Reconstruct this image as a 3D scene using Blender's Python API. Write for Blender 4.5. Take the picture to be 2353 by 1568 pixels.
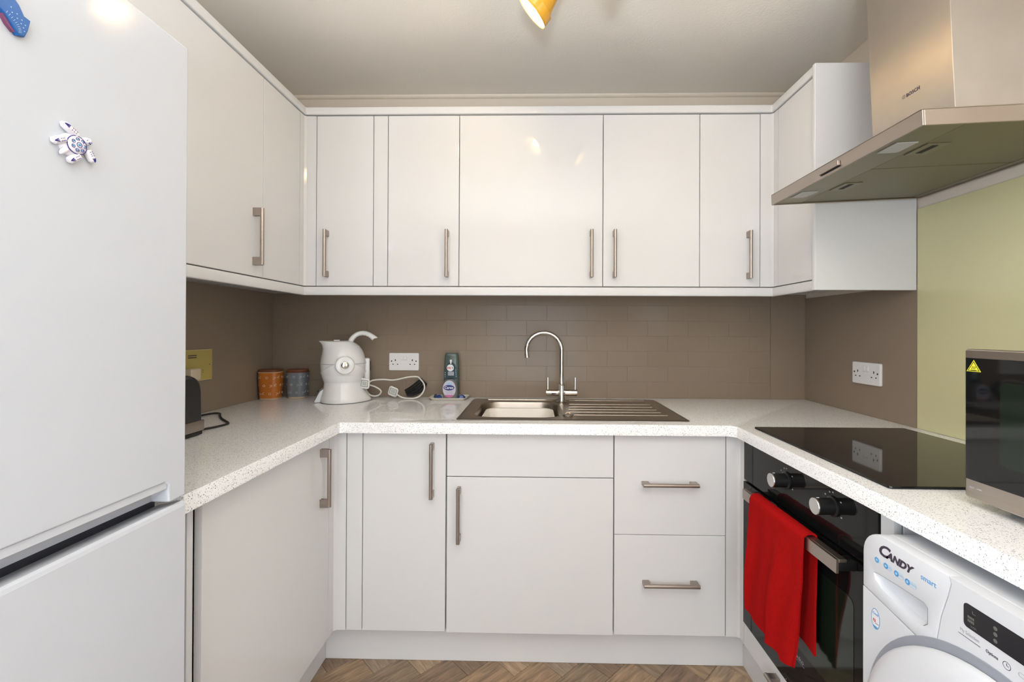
import bpy, bmesh, math, random
from mathutils import Vector, Matrix
random.seed(7)
for o in list(bpy.data.objects): bpy.data.objects.remove(o)
SC = bpy.context.scene; COL = SC.collection
PI = math.pi

# ------------------------------------------------------------------ camera, world, lights, exposure
CAM = Vector((1.3083, -2.1732, 1.24)); FPX, PX, PY = 1014.09, 1209.845, 755.875
def cam_setup():
    yaw, pitch, roll = .0194, .0038, -.0044
    cy, sy, cp, sp = math.cos(yaw), math.sin(yaw), math.cos(pitch), math.sin(pitch)
    fwd = Vector((-sy*cp, cy*cp, sp)); right = Vector((cy, sy, 0)); down = fwd.cross(right)
    c, s = math.cos(roll), math.sin(roll)
    r2 = c*right + s*down; d2 = -s*right + c*down
    cd = bpy.data.cameras.new('camera'); co = bpy.data.objects.new('camera', cd); COL.objects.link(co)
    m = Matrix((r2, -d2, -fwd)).transposed().to_4x4(); m.translation = CAM; co.matrix_world = m
    cd.sensor_width = 36; cd.sensor_fit = 'HORIZONTAL'; cd.lens = FPX/2353*36
    cd.shift_x = (2353/2-PX)/2353; cd.shift_y = (PY-1568/2)/2353; cd.clip_start = .02
    SC.camera = co
cam_setup()
W = bpy.data.worlds.new('world'); SC.world = W; W.use_nodes = True
W.node_tree.nodes['Background'].inputs[0].default_value = (.8, .88, 1, 1)
W.node_tree.nodes['Background'].inputs[1].default_value = .3
SC.view_settings.view_transform = 'Standard'; SC.view_settings.look = 'None'
SC.view_settings.gamma = 1; SC.view_settings.use_curve_mapping = False
SC.view_settings.exposure = 0.16
def area(name, loc, rot, sx, sy, power, color, spread=PI):
    l = bpy.data.lights.new(name, 'AREA'); l.shape = 'RECTANGLE'; l.size = sx; l.size_y = sy
    l.energy = power; l.color = color; l.spread = spread
    o = bpy.data.objects.new(name, l); COL.objects.link(o); o.location = loc; o.rotation_euler = rot
    return o
RWX = 2.623
# daylight through the rear window; the two side-wall sources are added fill
area('window_daylight', (1.30, -3.44, 1.00), (PI/2, 0, 0), 1.22, 1.22, 19, (.86, .95, 1.05))
area('left_side_fill', (-.04, -2.66, 1.50), (0, -PI/2, 0), .96, .76, 30, (.86, .95, 1.05))  # fill added to brighten the right wall and hob side, no known window
area('right_side_fill', (RWX+.04, -2.80, 1.15), (0, PI/2, 0), .90, .76, 13, (.90, .96, 1.03))  # fill added for the fridge and left-run doors, no known window
# the photographer's flash, bounced off the ceiling from behind the camera
area('bounced_flash', (1.30, -2.60, 1.28), (PI-math.radians(2), 0, 0), .22, .22, 44, (.84, .94, 1.05), math.radians(140))

# ------------------------------------------------------------------ materials
def srgb(r, g, b):
    f = lambda c: (c/12.92 if c <= .04045 else ((c+.055)/1.055)**2.4)
    return (f(r/255), f(g/255), f(b/255), 1)
class NT:
    def __init__(s, name):
        s.m = bpy.data.materials.new(name); s.m.use_nodes = True; s.t = s.m.node_tree
        s.b = s.t.nodes['Principled BSDF']
    def n(s, typ, **kw):
        x = s.t.nodes.new(typ)
        for k, v in kw.items():
            if k.startswith('i_'):
                key = k[2:].replace('_', ' ')
                x.inputs[int(key) if key.isdigit() else key].default_value = v
            else: setattr(x, k, v)
        return x
    def l(s, a, b): s.t.links.new(a, b)
def mat(name, col, rough=.5, metal=0, spec=.5, bump=0, bscale=200, var=0, vscale=8, stretch=None, coat=0, trans=0, sheen=0, emit=0, ecol=None, rvar=0):
    k = NT(name); b = k.b
    b.inputs['Base Color'].default_value = col; b.inputs['Roughness'].default_value = rough
    b.inputs['Metallic'].default_value = metal; b.inputs['Specular IOR Level'].default_value = spec
    b.inputs['Coat Weight'].default_value = coat; b.inputs['Transmission Weight'].default_value = trans
    b.inputs['Coat Roughness'].default_value = .05
    if sheen: b.inputs['Sheen Weight'].default_value = sheen
    if emit:
        b.inputs['Emission Strength'].default_value = emit; b.inputs['Emission Color'].default_value = ecol or col
    tc = None
    if bump or var or rvar:
        tc = k.n('ShaderNodeTexCoord'); mp = k.n('ShaderNodeMapping')
        k.l(tc.outputs['Object'], mp.inputs[0])
        if stretch: mp.inputs['Scale'].default_value = stretch
    if bump:
        nz = k.n('ShaderNodeTexNoise', i_Scale=bscale, i_Detail=4.0); k.l(mp.outputs[0], nz.inputs['Vector'])
        bp = k.n('ShaderNodeBump', i_Strength=bump, i_Distance=.002); k.l(nz.outputs[0], bp.inputs['Height'])
        k.l(bp.outputs[0], b.inputs['Normal'])
    if var or rvar:
        nz = k.n('ShaderNodeTexNoise', i_Scale=vscale, i_Detail=5.0); k.l(mp.outputs[0], nz.inputs['Vector'])
        if var:
            mx = k.n('ShaderNodeMix', data_type='RGBA')
            mx.inputs[6].default_value = tuple(c*(1-var) for c in col[:3])+(1,)
            mx.inputs[7].default_value = tuple(min(1, c*(1+var)) for c in col[:3])+(1,)
            k.l(nz.outputs[0], mx.inputs[0]); k.l(mx.outputs[2], b.inputs['Base Color'])
        if rvar:
            mr = k.n('ShaderNodeMapRange'); mr.inputs[3].default_value = rough-rvar; mr.inputs[4].default_value = rough+rvar
            mr.inputs[1].default_value = .3; mr.inputs[2].default_value = .7
            k.l(nz.outputs[0], mr.inputs[0]); k.l(mr.outputs[0], b.inputs['Roughness'])
    return k.m
M = {}
M['gloss'] = mat('gloss_white_door', (.68, .668, .66, 1), .045, spec=.22)
M['white'] = mat('white_board', (.67, .665, .665, 1), .3)
M['fridge'] = mat('fridge_enamel', (.55, .565, .60, 1), .08, spec=.12, bump=.02, bscale=700)
M['fridge_seal'] = mat('fridge_seal', (.03, .03, .04, 1), .6)
M['wall'] = mat('cream_wall_paint', (.68, .60, .51, 1), .75, bump=.08, bscale=300)
M['ceiling'] = mat('ceiling_paint', (.87, .815, .735, 1), .8, bump=.35, bscale=140)
M['trim'] = mat('trim_paint', (.72, .64, .54, 1), .5)
M['taupe'] = mat('taupe_panel', (.265, .203, .150, 1), .25, spec=.25, bump=.02, bscale=260)
M['tile'] = mat('taupe_tile', (.262, .201, .149, 1), .2, spec=.2, bump=.015, bscale=60)
M['joint'] = mat('tile_joint', (.275, .212, .16, 1), .5)
M['subfloor'] = mat('dark_subfloor', (.10, .065, .04, 1), .7)
M['green'] = mat('pale_green_glass', (.60, .555, .325, 1), .12, spec=.5)
M['steel'] = mat('brushed_steel', (.39, .34, .30, 1), .32, metal=1, var=.10, vscale=9, rvar=.06)
def aniso():
    m = mat('brushed_chimney_steel', (.41, .37, .325, 1), .42, metal=1, var=.12, vscale=7)
    k = m.node_tree; b = k.nodes['Principled BSDF']; t = k.nodes.new('ShaderNodeTangent'); t.direction_type = 'RADIAL'; t.axis = 'Z'
    k.links.new(t.outputs[0], b.inputs['Tangent']); b.inputs['Anisotropic'].default_value = .93; b.inputs['Anisotropic Rotation'].default_value = 0.0
    return m
M['chimney'] = aniso()
M['steel2'] = mat('sink_steel', (.36, .315, .27, 1), .30, metal=1, var=.06, vscale=30, stretch=(1, 12, 1))
M['handle'] = mat('satin_nickel', (.40, .345, .305, 1), .34, metal=1, bump=.05, bscale=600)
M['chrome'] = mat('chrome', (.60, .575, .54, 1), .07, metal=1)
M['hoodunder'] = mat('hood_underside', (.26, .24, .17, 1), .38, metal=.85, var=.05, vscale=20)
M['filter'] = mat('filter_mesh_metal', (.24, .22, .15, 1), .42, metal=.8, bump=.3, bscale=900)
M['blackglass'] = mat('black_glass', (.006, .006, .006, 1), .04, spec=.5)
M['blackglass2'] = mat('oven_black_glass', (.007, .007, .007, 1), .06, spec=.22)
M['black'] = mat('black_plastic', (.010, .010, .010, 1), .32)
M['blackmatte'] = mat('black_matte', (.012, .011, .010, 1), .6)
M['appl'] = mat('appliance_white', (.62, .625, .65, 1), .25)
M['kettlew'] = mat('white_plastic', (.80, .785, .765, 1), .16)
M['plugw'] = mat('plug_white_plastic', (.74, .72, .68, 1), .35)
M['greypin'] = mat('plug_grey_print', (.16, .19, .15, 1), .5)
M['cordw'] = mat('white_cord', (.72, .68, .62, 1), .45)
M['socket'] = mat('socket_white', (.78, .75, .74, 1), .3)
M['switchy'] = mat('yellowed_plastic', (.46, .36, .11, 1), .35)
M['switchedge'] = mat('yellowed_edge', (.62, .52, .27, 1), .35)
M['hole'] = mat('socket_hole', (.01, .01, .01, 1), .7)
M['orange'] = mat('orange_glaze', (.48, .145, .02, 1), .3, var=.08, vscale=20)
M['greyg'] = mat('grey_glaze', (.17, .18, .20, 1), .35, var=.08, vscale=20)
M['clay'] = mat('bare_clay', (.52, .38, .26, 1), .7)
M['lidwood'] = mat('lid_wood', (.18, .06, .025, 1), .5, var=.3, vscale=30, stretch=(1, 10, 1))
M['print'] = mat('pale_print', (.62, .50, .38, 1), .5)
M['print2'] = mat('pale_grey_print', (.42, .42, .42, 1), .5)
M['potgreen'] = mat('green_glaze', (.07, .09, .015, 1), .4)
M['red'] = mat('red_terry', (.40, .006, .006, 1), .95, spec=.05, bump=.9, bscale=900, var=.2, vscale=120)
M['yellow'] = mat('yellow_enamel', (.72, .36, .03, 1), .22, coat=.5)
M['bulb'] = mat('lit_bulb', (1, .85, .6, 1), .5, emit=130, ecol=(1, .75, .42, 1))
M['lampin'] = mat('lamp_inside', (.95, .88, .72, 1), .45)
M['bottle'] = mat('teal_clear_plastic', (.14, .19, .17, 1), .1, trans=.45)
M['bottle2'] = mat('clear_plastic', (.45, .43, .42, 1), .1, trans=.6)
M['fairylabel'] = mat('dark_green_label', (.005, .03, .035, 1), .25)
M['labelw'] = mat('white_label', (.72, .72, .72, 1), .4)
M['labelgrey'] = mat('grey_label', (.30, .30, .34, 1), .4)
M['carexlabel'] = mat('lilac_label', (.50, .47, .55, 1), .35)
M['carexblue'] = mat('blue_print', (.012, .02, .16, 1), .35)
M['pink'] = mat('pink_print', (.55, .14, .32, 1), .4)
M['redprint'] = mat('red_print', (.5, .02, .03, 1), .4)
M['tray'] = mat('cream_melamine', (.70, .66, .58, 1), .35)
M['sachet'] = mat('blue_sachet', (.02, .045, .22, 1), .25, var=.8, vscale=160)
M['sachet2'] = mat('dark_sachet', (.02, .035, .07, 1), .2, var=.8, vscale=200)
M['bowlw'] = mat('washing_bowl_white', (.84, .79, .71, 1), .4)
M['knobcap'] = mat('knob_silver', (.62, .61, .59, 1), .22, metal=1)
M['darktext'] = mat('dark_print', (.035, .025, .045, 1), .5)
M['greytext'] = mat('grey_print', (.35, .34, .36, 1), .5)
M['dimtext'] = mat('dim_display_print', (.11, .11, .10, 1), .5)
M['bluetext'] = mat('pale_blue_print', (.06, .27, .55, 1), .5)
M['lightblue'] = mat('light_blue_print', (.30, .52, .70, 1), .5)
M['doorgrey'] = mat('machine_grey_rim', (.27, .28, .32, 1), .35)
M['display'] = mat('machine_display', (.006, .005, .008, 1), .1)
M['yelsign'] = mat('warning_yellow', (.80, .74, .03, 1), .5)
M['mwsteel'] = mat('microwave_steel', (.45, .40, .355, 1), .33, metal=1, var=.06, vscale=8, stretch=(1, 1, 30))
M['mwdark'] = mat('microwave_case', (.20, .19, .18, 1), .4, metal=.6)
M['mwwin'] = mat('microwave_window', (.008, .014, .009, 1), .08, spec=.5)
M['turtle'] = mat('turtle_ceramic', (.78, .74, .77, 1), .25)
M['indigo'] = mat('indigo_paint', (.03, .02, .20, 1), .35)
M['cyan'] = mat('cyan_paint', (.03, .28, .50, 1), .35)
M['purple'] = mat('purple_belly_paint', (.18, .05, .12, 1), .5)
M['plinth'] = mat('plinth_white', (.74, .73, .725, 1), .28)
M['bread'] = mat('pale_plug_plastic', (.62, .52, .38, 1), .4)
M['lens'] = mat('lamp_lens', (.42, .42, .40, 1), .25)

def worktop_mat():
    k = NT('speckled_worktop'); b = k.b
    tc = k.n('ShaderNodeTexCoord')
    def specks(scale, thr, pick, col, prev, stretch):
        mp = k.n('ShaderNodeMapping'); mp.inputs['Scale'].default_value = stretch; k.l(tc.outputs['Object'], mp.inputs[0])
        wn = k.n('ShaderNodeTexNoise', i_Scale=scale*1.3, i_Detail=2.0); k.l(mp.outputs[0], wn.inputs['Vector'])
        ad = k.n('ShaderNodeVectorMath', operation='MULTIPLY_ADD'); k.l(wn.outputs['Color'], ad.inputs[0])
        ad.inputs[1].default_value = (.006, .006, .006); k.l(mp.outputs[0], ad.inputs[2])
        vo = k.n('ShaderNodeTexVoronoi', i_Scale=scale); k.l(ad.outputs[0], vo.inputs['Vector'])
        lt = k.n('ShaderNodeMath', operation='LESS_THAN', i_1=thr); k.l(vo.outputs['Distance'], lt.inputs[0])
        sp = k.n('ShaderNodeSeparateColor'); k.l(vo.outputs['Color'], sp.inputs[0])
        gt = k.n('ShaderNodeMath', operation='LESS_THAN', i_1=pick); k.l(sp.outputs[0], gt.inputs[0])
        mu = k.n('ShaderNodeMath', operation='MULTIPLY'); k.l(lt.outputs[0], mu.inputs[0]); k.l(gt.outputs[0], mu.inputs[1])
        mx = k.n('ShaderNodeMix', data_type='RGBA'); k.l(mu.outputs[0], mx.inputs[0])
        if isinstance(prev, tuple): mx.inputs[6].default_value = prev
        else: k.l(prev, mx.inputs[6])
        mx.inputs[7].default_value = col
        return mx.outputs[2]
    c = specks(330, .30, .5, (.58, .56, .55, 1), (.90, .885, .875, 1), (1, 1, 1))
    c = specks(225, .25, .6, (.30, .285, .285, 1), c, (1, 1.4, 1))
    c = specks(190, .21, .35, (.14, .13, .135, 1), c, (1.4, 1, 1))
    k.l(c, b.inputs['Base Color']); b.inputs['Roughness'].default_value = .06; b.inputs['Specular IOR Level'].default_value = .5
    return k.m
M['worktop'] = worktop_mat()
def wood_mat(i):
    t = [(.36, .235, .14), (.29, .20, .125), (.44, .30, .19), (.27, .175, .11), (.37, .265, .18)][i]
    k = NT('oak_vinyl'); b = k.b; tc = k.n('ShaderNodeTexCoord'); mp = k.n('ShaderNodeMapping')
    mp.inputs['Scale'].default_value = (4, 34, 1); k.l(tc.outputs['Object'], mp.inputs[0])
    nz = k.n('ShaderNodeTexNoise', i_Scale=2.2, i_Detail=8.0, i_Roughness=.62, i_Distortion=.6); k.l(mp.outputs[0], nz.inputs['Vector'])
    r = k.n('ShaderNodeValToRGB'); k.l(nz.outputs[0], r.inputs[0])
    r.color_ramp.elements[0].position = .3; r.color_ramp.elements[1].position = .72
    r.color_ramp.elements[0].color = tuple(c*.42 for c in t)+(1,); r.color_ramp.elements[1].color = tuple(min(1, c*1.35) for c in t)+(1,)
    k.l(r.outputs[0], b.inputs['Base Color']); b.inputs['Roughness'].default_value = .42
    return k.m
WOODS = [wood_mat(i) for i in range(5)]
M['fish'] = mat('blue_painted_fish', (.006, .105, .36, 1), .35, var=.2, vscale=60)

# ------------------------------------------------------------------ mesh helpers
def new(): return bmesh.new()
def merge(dst, src):
    me = bpy.data.meshes.new('tmp'); src.to_mesh(me); dst.from_mesh(me); src.free(); bpy.data.meshes.remove(me)
def box(bm, x0, x1, y0, y1, z0, z1, bev=0, seg=2):
    t = new(); r = bmesh.ops.create_cube(t, size=1)
    for v in t.verts:
        v.co = ((x0+x1)/2+v.co.x*(x1-x0), (y0+y1)/2+v.co.y*(y1-y0), (z0+z1)/2+v.co.z*(z1-z0))
    if bev: bmesh.ops.bevel(t, geom=t.edges[:], offset=min(bev, .49*min(abs(x1-x0), abs(y1-y0), abs(z1-z0))), segments=seg, profile=.5, affect='EDGES')
    merge(bm, t); return bm
def frame_of(d):
    d = Vector(d).normalized(); u = d.cross(Vector((0, 0, 1)))
    if u.length < 1e-4: u = Vector((1, 0, 0))
    u.normalize(); return d, u, d.cross(u)
def loft(bm, loops, cap0=True, cap1=True, closed=True):
    rings = [[bm.verts.new(p) for p in L] for L in loops]; n = len(rings[0])
    for a, b in zip(rings, rings[1:]):
        for i in range(n if closed else n-1):
            j = (i+1) % n
            bm.faces.new((a[i], a[j], b[j], b[i]))
    if cap0: bm.faces.new(rings[0][::-1])
    if cap1: bm.faces.new(rings[-1])
    return bm
def tube(bm, pts, r, n=10, caps=True):
    pts = [Vector(p) for p in pts]; rr = r if isinstance(r, (list, tuple)) else [r]*len(pts)
    d, u, v = frame_of(pts[1]-pts[0]); loops = []
    for i, p in enumerate(pts):
        t = (pts[min(i+1, len(pts)-1)]-pts[max(i-1, 0)]).normalized()
        u = (u-t*u.dot(t)).normalized(); v = t.cross(u)
        loops.append([p+rr[i]*(math.cos(2*PI*k/n)*u+math.sin(2*PI*k/n)*v) for k in range(n)])
    return loft(bm, loops, caps, caps)
def spline(pts, per=8):
    pts = [Vector(p) for p in pts]; out = []; P = [pts[0]]+pts+[pts[-1]]
    for i in range(1, len(P)-2):
        for k in range(per):
            t = k/per; a, b, c, d = P[i-1], P[i], P[i+1], P[i+2]
            out.append(.5*((2*b)+(c-a)*t+(2*a-5*b+4*c-d)*t*t+(3*b-a-3*c+d)*t**3))
    out.append(pts[-1]); return out
def cyl(bm, p0, p1, r0, r1=None, n=24): return tube(bm, [p0, p1], [r0, r0 if r1 is None else r1], n)
def lathe(bm, prof, c=(0, 0, 0), axis='z', n=32, cap0=True, cap1=True):
    loops = []
    for r, h in prof:
        L = []
        for k in range(n):
            a = 2*PI*k/n; u, v = r*math.cos(a), r*math.sin(a)
            p = {'z': (u, v, h), 'x': (h, u, v), '-x': (-h, -u, v), '-y': (u, -h, v), 'y': (-u, h, v)}[axis]
            L.append(Vector(c)+Vector(p))
        loops.append(L)
    return loft(bm, loops, cap0, cap1)
def rrect(w, h, r, n=6, cx=0, cy=0):
    out = []
    for sx, sy, a0 in ((1, 1, 0), (-1, 1, PI/2), (-1, -1, PI), (1, -1, 3*PI/2)):
        for k in range(n+1):
            a = a0+PI/2*k/n; out.append((cx+sx*(w/2-r)+r*math.cos(a), cy+sy*(h/2-r)+r*math.sin(a)))
    return out
PL = {'-x': (Vector((0, -1, 0)), Vector((0, 0, 1)), Vector((-1, 0, 0))),   # right, up, out
      '+x': (Vector((0, 1, 0)), Vector((0, 0, 1)), Vector((1, 0, 0))),
      '-y': (Vector((1, 0, 0)), Vector((0, 0, 1)), Vector((0, -1, 0))),
      '+z': (Vector((1, 0, 0)), Vector((0, 1, 0)), Vector((0, 0, 1)))}
def slab(bm, poly, face, o, t0, t1, bev=0, seg=2, holes=(), side='all'):
    """poly in (right, up) coords on a plane through o; from out=t0 to out=t1"""
    R_, U, N = PL[face] if isinstance(face, str) else face; o = Vector(o); t = new()
    def L(pl): 
        vs = [t.verts.new(o+R_*a+U*b+N*t0) for a, b in pl]
        return [t.edges.new((vs[i], vs[(i+1) % len(vs)])) for i in range(len(vs))]
    es = L(poly)
    if holes:
        for h in holes: es += L(h)
        bmesh.ops.triangle_fill(t, use_beauty=True, use_dissolve=False, edges=es)
    else: t.faces.new([e.verts[0] for e in es])
    ex = bmesh.ops.extrude_face_region(t, geom=t.faces[:])
    bmesh.ops.translate(t, verts=[g for g in ex['geom'] if isinstance(g, bmesh.types.BMVert)], vec=N*(t1-t0))
    bmesh.ops.recalc_face_normals(t, faces=t.faces[:])
    if bev:
        bmesh.ops.dissolve_limit(t, angle_limit=.001, verts=t.verts[:], edges=t.edges[:]) if not holes else None
        ed = [e for e in t.edges if len(e.link_faces) == 2 and e.calc_face_angle(0) > .9 and
              all(abs((v.co-o).dot(N)-t1) < 1e-5 for v in e.verts)]
        if side == 'all': ed += [e for e in t.edges if len(e.link_faces) == 2 and e.calc_face_angle(0) > .9 and e not in ed and
              not all(abs((v.co-o).dot(N)-t0) < 1e-5 for v in e.verts)]
        bmesh.ops.bevel(t, geom=ed, offset=bev, segments=seg, profile=.5, affect='EDGES', clamp_overlap=True)
    merge(bm, t); return bm
ORG = {}
def obj(name, bm, m, parent=None, ang=35, label=None, local=False):
    if not local and parent is not None:
        bmesh.ops.translate(bm, verts=bm.verts[:], vec=-ORG[parent.name])
    bmesh.ops.recalc_face_normals(bm, faces=bm.faces[:])
    a = math.radians(ang)
    for f in bm.faces: f.smooth = True
    for e in bm.edges:
        if len(e.link_faces) == 2:
            q = e.calc_face_angle(0)
            if q > a: e.smooth = False
            elif q > .09:
                A0, A1 = e.link_faces[0].calc_area(), e.link_faces[1].calc_area()
                if max(A0, A1) > 25*min(A0, A1): e.smooth = False      # keep large flats flat beside small bevels
    me = bpy.data.meshes.new(name); bm.to_mesh(me); bm.free()
    for x in (m if isinstance(m, (list, tuple)) else [m]): me.materials.append(M[x] if isinstance(x, str) else x)
    o = bpy.data.objects.new(name, me); COL.objects.link(o)
    if parent is not None: o.parent = parent
    ORG[o.name] = Vector((0, 0, 0)) if local else (ORG[parent.name].copy() if parent is not None else Vector((0, 0, 0)))
    if label: o['label'] = label
    return o
def thing(name, label, cat, loc=(0, 0, 0), group=None, rot=None):
    o = bpy.data.objects.new(name, None); COL.objects.link(o); o.empty_display_size = .05
    o.location = loc; o['label'] = label; o['category'] = cat
    if group: o['group'] = group
    if rot: o.rotation_euler = rot
    ORG[o.name] = Vector(loc); return o
def tag(o, label, cat, group=None):
    o['label'] = label; o['category'] = cat
    if group: o['group'] = group
    return o
def struct(name, bm, m): 
    o = obj(name, bm, m); o['kind'] = 'structure'; return o
_fonts = {}
def text(name, body, size, face, o, m, parent, local=False, bold=0, shear=0, space=1.0, align='LEFT', thick=.0002, sx=1.0):
    R_, U, N = PL[face] if isinstance(face, str) else face
    c = bpy.data.curves.new('t', 'FONT'); c.body = body; c.size = size; c.shear = shear; c.offset = bold; c.space_character = space
    c.align_x = align; c.resolution_u = 3; c.extrude = thick
    t = bpy.data.objects.new('t', c); COL.objects.link(t)
    dg = bpy.context.evaluated_depsgraph_get(); me = bpy.data.meshes.new_from_object(t.evaluated_get(dg))
    bpy.data.objects.remove(t); bm = new(); bm.from_mesh(me); bpy.data.meshes.remove(me)
    for v in bm.verts:
        p = v.co.copy(); v.co = Vector(o)+R_*p.x*sx+U*p.y+N*(p.z+thick)
    return obj(name, bm, m, parent, local=local)
def handle(parent, face, c, L=.195, vertical=True, out=.030):
    """satin bar handle: round bar on two block posts; c = centre on the door face"""
    R_, U, N = PL[face]; A = U if vertical else R_; S = R_ if vertical else U; c = Vector(c); bm = new()
    r = .0068
    cyl(bm, c+N*out-A*L/2, c+N*out+A*L/2, r, n=16)
    for s in (-1, 1):
        t = new(); bmesh.ops.create_cube(t, size=1)
        for v in t.verts:
            x, y, z = v.co
            al = s*(L/2-.0125)+x*.025*(1 if z < 0 else 1); 
            v.co = c+A*al+S*(y*.0122)+N*(out*.5+z*out)
        bmesh.ops.bevel(t, geom=t.edges[:], offset=.0012, segments=1, affect='EDGES'); merge(bm, t)
    return obj('handle', bm, 'handle', parent)
def panels(bm, x0, x1, y0, y1, z0, z1, t=.016, top=True, open_face='y0'):
    """hollow carcass: sides, floor, back, optional top"""
    if open_face == 'y0':
        box(bm, x0, x0+t, y0, y1, z0, z1); box(bm, x1-t, x1, y0, y1, z0, z1)
        box(bm, x0+t, x1-t, y0, y1, z0, z0+t); box(bm, x0+t, x1-t, y1-.006, y1, z0+t, z1)
        if top: box(bm, x0+t, x1-t, y0, y1-.006, z1-t, z1)
    else:
        bx0, bx1 = (x1-.006, x1) if open_face == 'x0' else (x0, x0+.006)
        ix0, ix1 = (x0, bx0) if open_face == 'x0' else (bx1, x1)
        box(bm, x0, x1, y0, y0+t, z0, z1); box(bm, x0, x1, y1-t, y1, z0, z1)
        box(bm, x0, x1, y0+t, y1-t, z0, z0+t); box(bm, bx0, bx1, y0+t, y1-t, z0+t, z1)
        if top: box(bm, ix0, ix1, y0+t, y1-t, z1-t, z1)
    return bm
BEV = .0016; G = .0014
def front(root, name, face, a0, a1, z0, z1, plane, label=None, t=.018):
    bm = new()
    if face == '-y': box(bm, a0+G, a1-G, plane, plane+t, z0, z1, BEV)
    if face == '+x': box(bm, plane-t, plane, a0+G, a1-G, z0, z1, BEV)
    if face == '-x': box(bm, plane, plane+t, a0+G, a1-G, z0, z1, BEV)
    return obj(name, bm, 'gloss', root, label=label)

# ------------------------------------------------------------------ room shell
RW, RH, RY = 2.623, 2.402, -3.40
struct('floor', box(new(), -.1, RW+.1, RY-.1, .1, -.12, -.0042), 'subfloor')
struct('ceiling', box(new(), -.1, RW+.1, RY-.1, .1, RH, RH+.1), 'ceiling')
bm = new(); LH = [(-3.06, 1.0), (-2.26, 1.0), (-2.26, 2.0), (-3.06, 2.0)]
slab(bm, [(RY-.1, -.004), (.1, -.004), (.1, RH), (RY-.1, RH)], '+x', (0, 0, 0), -.10, 0, holes=[LH])
struct('wall_left', bm, 'wall')
bm = new(); slab(bm, LH, '+x', (0, 0, 0), -.02, .02, holes=[[(-3.03, 1.03), (-2.29, 1.03), (-2.29, 1.97), (-3.03, 1.97)]]); struct('fill_window_left', bm, 'white')  # unseen frame and opening made up for the left fill light
bm = new(); LH = [(2.40, .68), (3.20, .68), (3.20, 1.62), (2.40, 1.62)]
slab(bm, [(-.1, -.004), (-RY+.1, -.004), (-RY+.1, RH), (-.1, RH)], '-x', (RW, 0, 0), -.10, 0, holes=[LH])
struct('wall_right', bm, 'wall')
bm = new(); slab(bm, LH, '-x', (RW, 0, 0), -.02, .02, holes=[[(2.43, .71), (3.17, .71), (3.17, 1.59), (2.43, 1.59)]]); struct('fill_window_right', bm, 'white')  # made-up opening out of view, lets in the right fill light
struct('wall_back', box(new(), 0, RW, 0, .1, -.004, RH), 'wall')
bm = new()
slab(bm, [(0, -.004), (RW, -.004), (RW, RH), (0, RH)], '-y', (0, RY, 0), -.10, 0, holes=[[(.62, .34), (1.98, .34), (1.98, 1.66), (.62, 1.66)]])
struct('wall_rear', bm, 'wall')
bm = new(); slab(bm, [(.62, .34), (1.98, .34), (1.98, 1.66), (.62, 1.66)], '-y', (0, RY, 0), -.02, .03, holes=[[(.66, .38), (1.94, .38), (1.94, 1.62), (.66, 1.62)]])
struct('window_1', bm, 'white')
bm = new(); loft(bm, [[(x, -.001, RH-.001), (x, -.016, RH-.001), (x, -.0145, RH-.009), (x, -.009, RH-.0145), (x, -.001, RH-.016)] for x in (.001, RW-.001)])
struct('trim_1', bm, 'trim')
# splashback panels and tiles
o = struct('trim_2', box(new(), .0005, .006, -1.312, -.0065, .9105, 1.419), 'taupe'); o['label'] = 'plain dark taupe splashback panel on the left wall'
o = struct('trim_3', box(new(), RW-.006, RW-.0005, -.634, -.0065, .9105, 1.40), 'taupe'); o['label'] = 'plain taupe splashback panel on the right wall with the double socket'
o = struct('trim_4', box(new(), 2.4525, RW-.0005, -.006, -.0005, .9105, 1.419), 'taupe'); o['label'] = 'narrow taupe splashback strip right of the vertical seam'
o = struct('trim_5', box(new(), RW-.006, RW-.0005, -1.95, -.6355, .9105, 1.662, .001), 'green'); o['label'] = 'pale green glass splashback behind the hob'
tb = struct('trim_6', box(new(), .0005, 2.451, -.0060, -.0005, .9105, 1.419), 'joint'); tb['label'] = 'taupe metro tiled splashback on the back wall'
TILES = {}
def tile(x0, x1, z0, z1):
    key = (round(x1-x0, 4), round(z1-z0, 4))
    if key not in TILES:
        bm = new(); box(bm, -(x1-x0)/2, (x1-x0)/2, -.0035, 0, -(z1-z0)/2, (z1-z0)/2, .0007, 1)
        o = obj('tile', bm, 'tile', tb, local=True); TILES[key] = o
    else:
        o = TILES[key].copy(); COL.objects.link(o); o.parent = tb
    o.location = ((x0+x1)/2, -.0036, (z0+z1)/2)
    ang = random.uniform(-.003, .003); o.rotation_euler = (random.uniform(-.003, .003), 0, ang)
tz = [.9115, .9155+.0, .9902, 1.0649, 1.1396, 1.2143, 1.289, 1.3637, 1.4185]
tz = [.9115, .9902, 1.0649, 1.1396, 1.2143, 1.289, 1.3637, 1.4185]
for r in range(len(tz)-1):
    off = 1.168 if r % 2 == 1 else 1.0695
    x = off-6*.197
    while x < 2.451:
        a, b = max(x, .0068), min(x+.197, 2.4508)
        if b-a > .012: tile(a+.0005, b-.0005, tz[r]+.0005, tz[r+1]-.0005)
        x += .197
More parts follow.
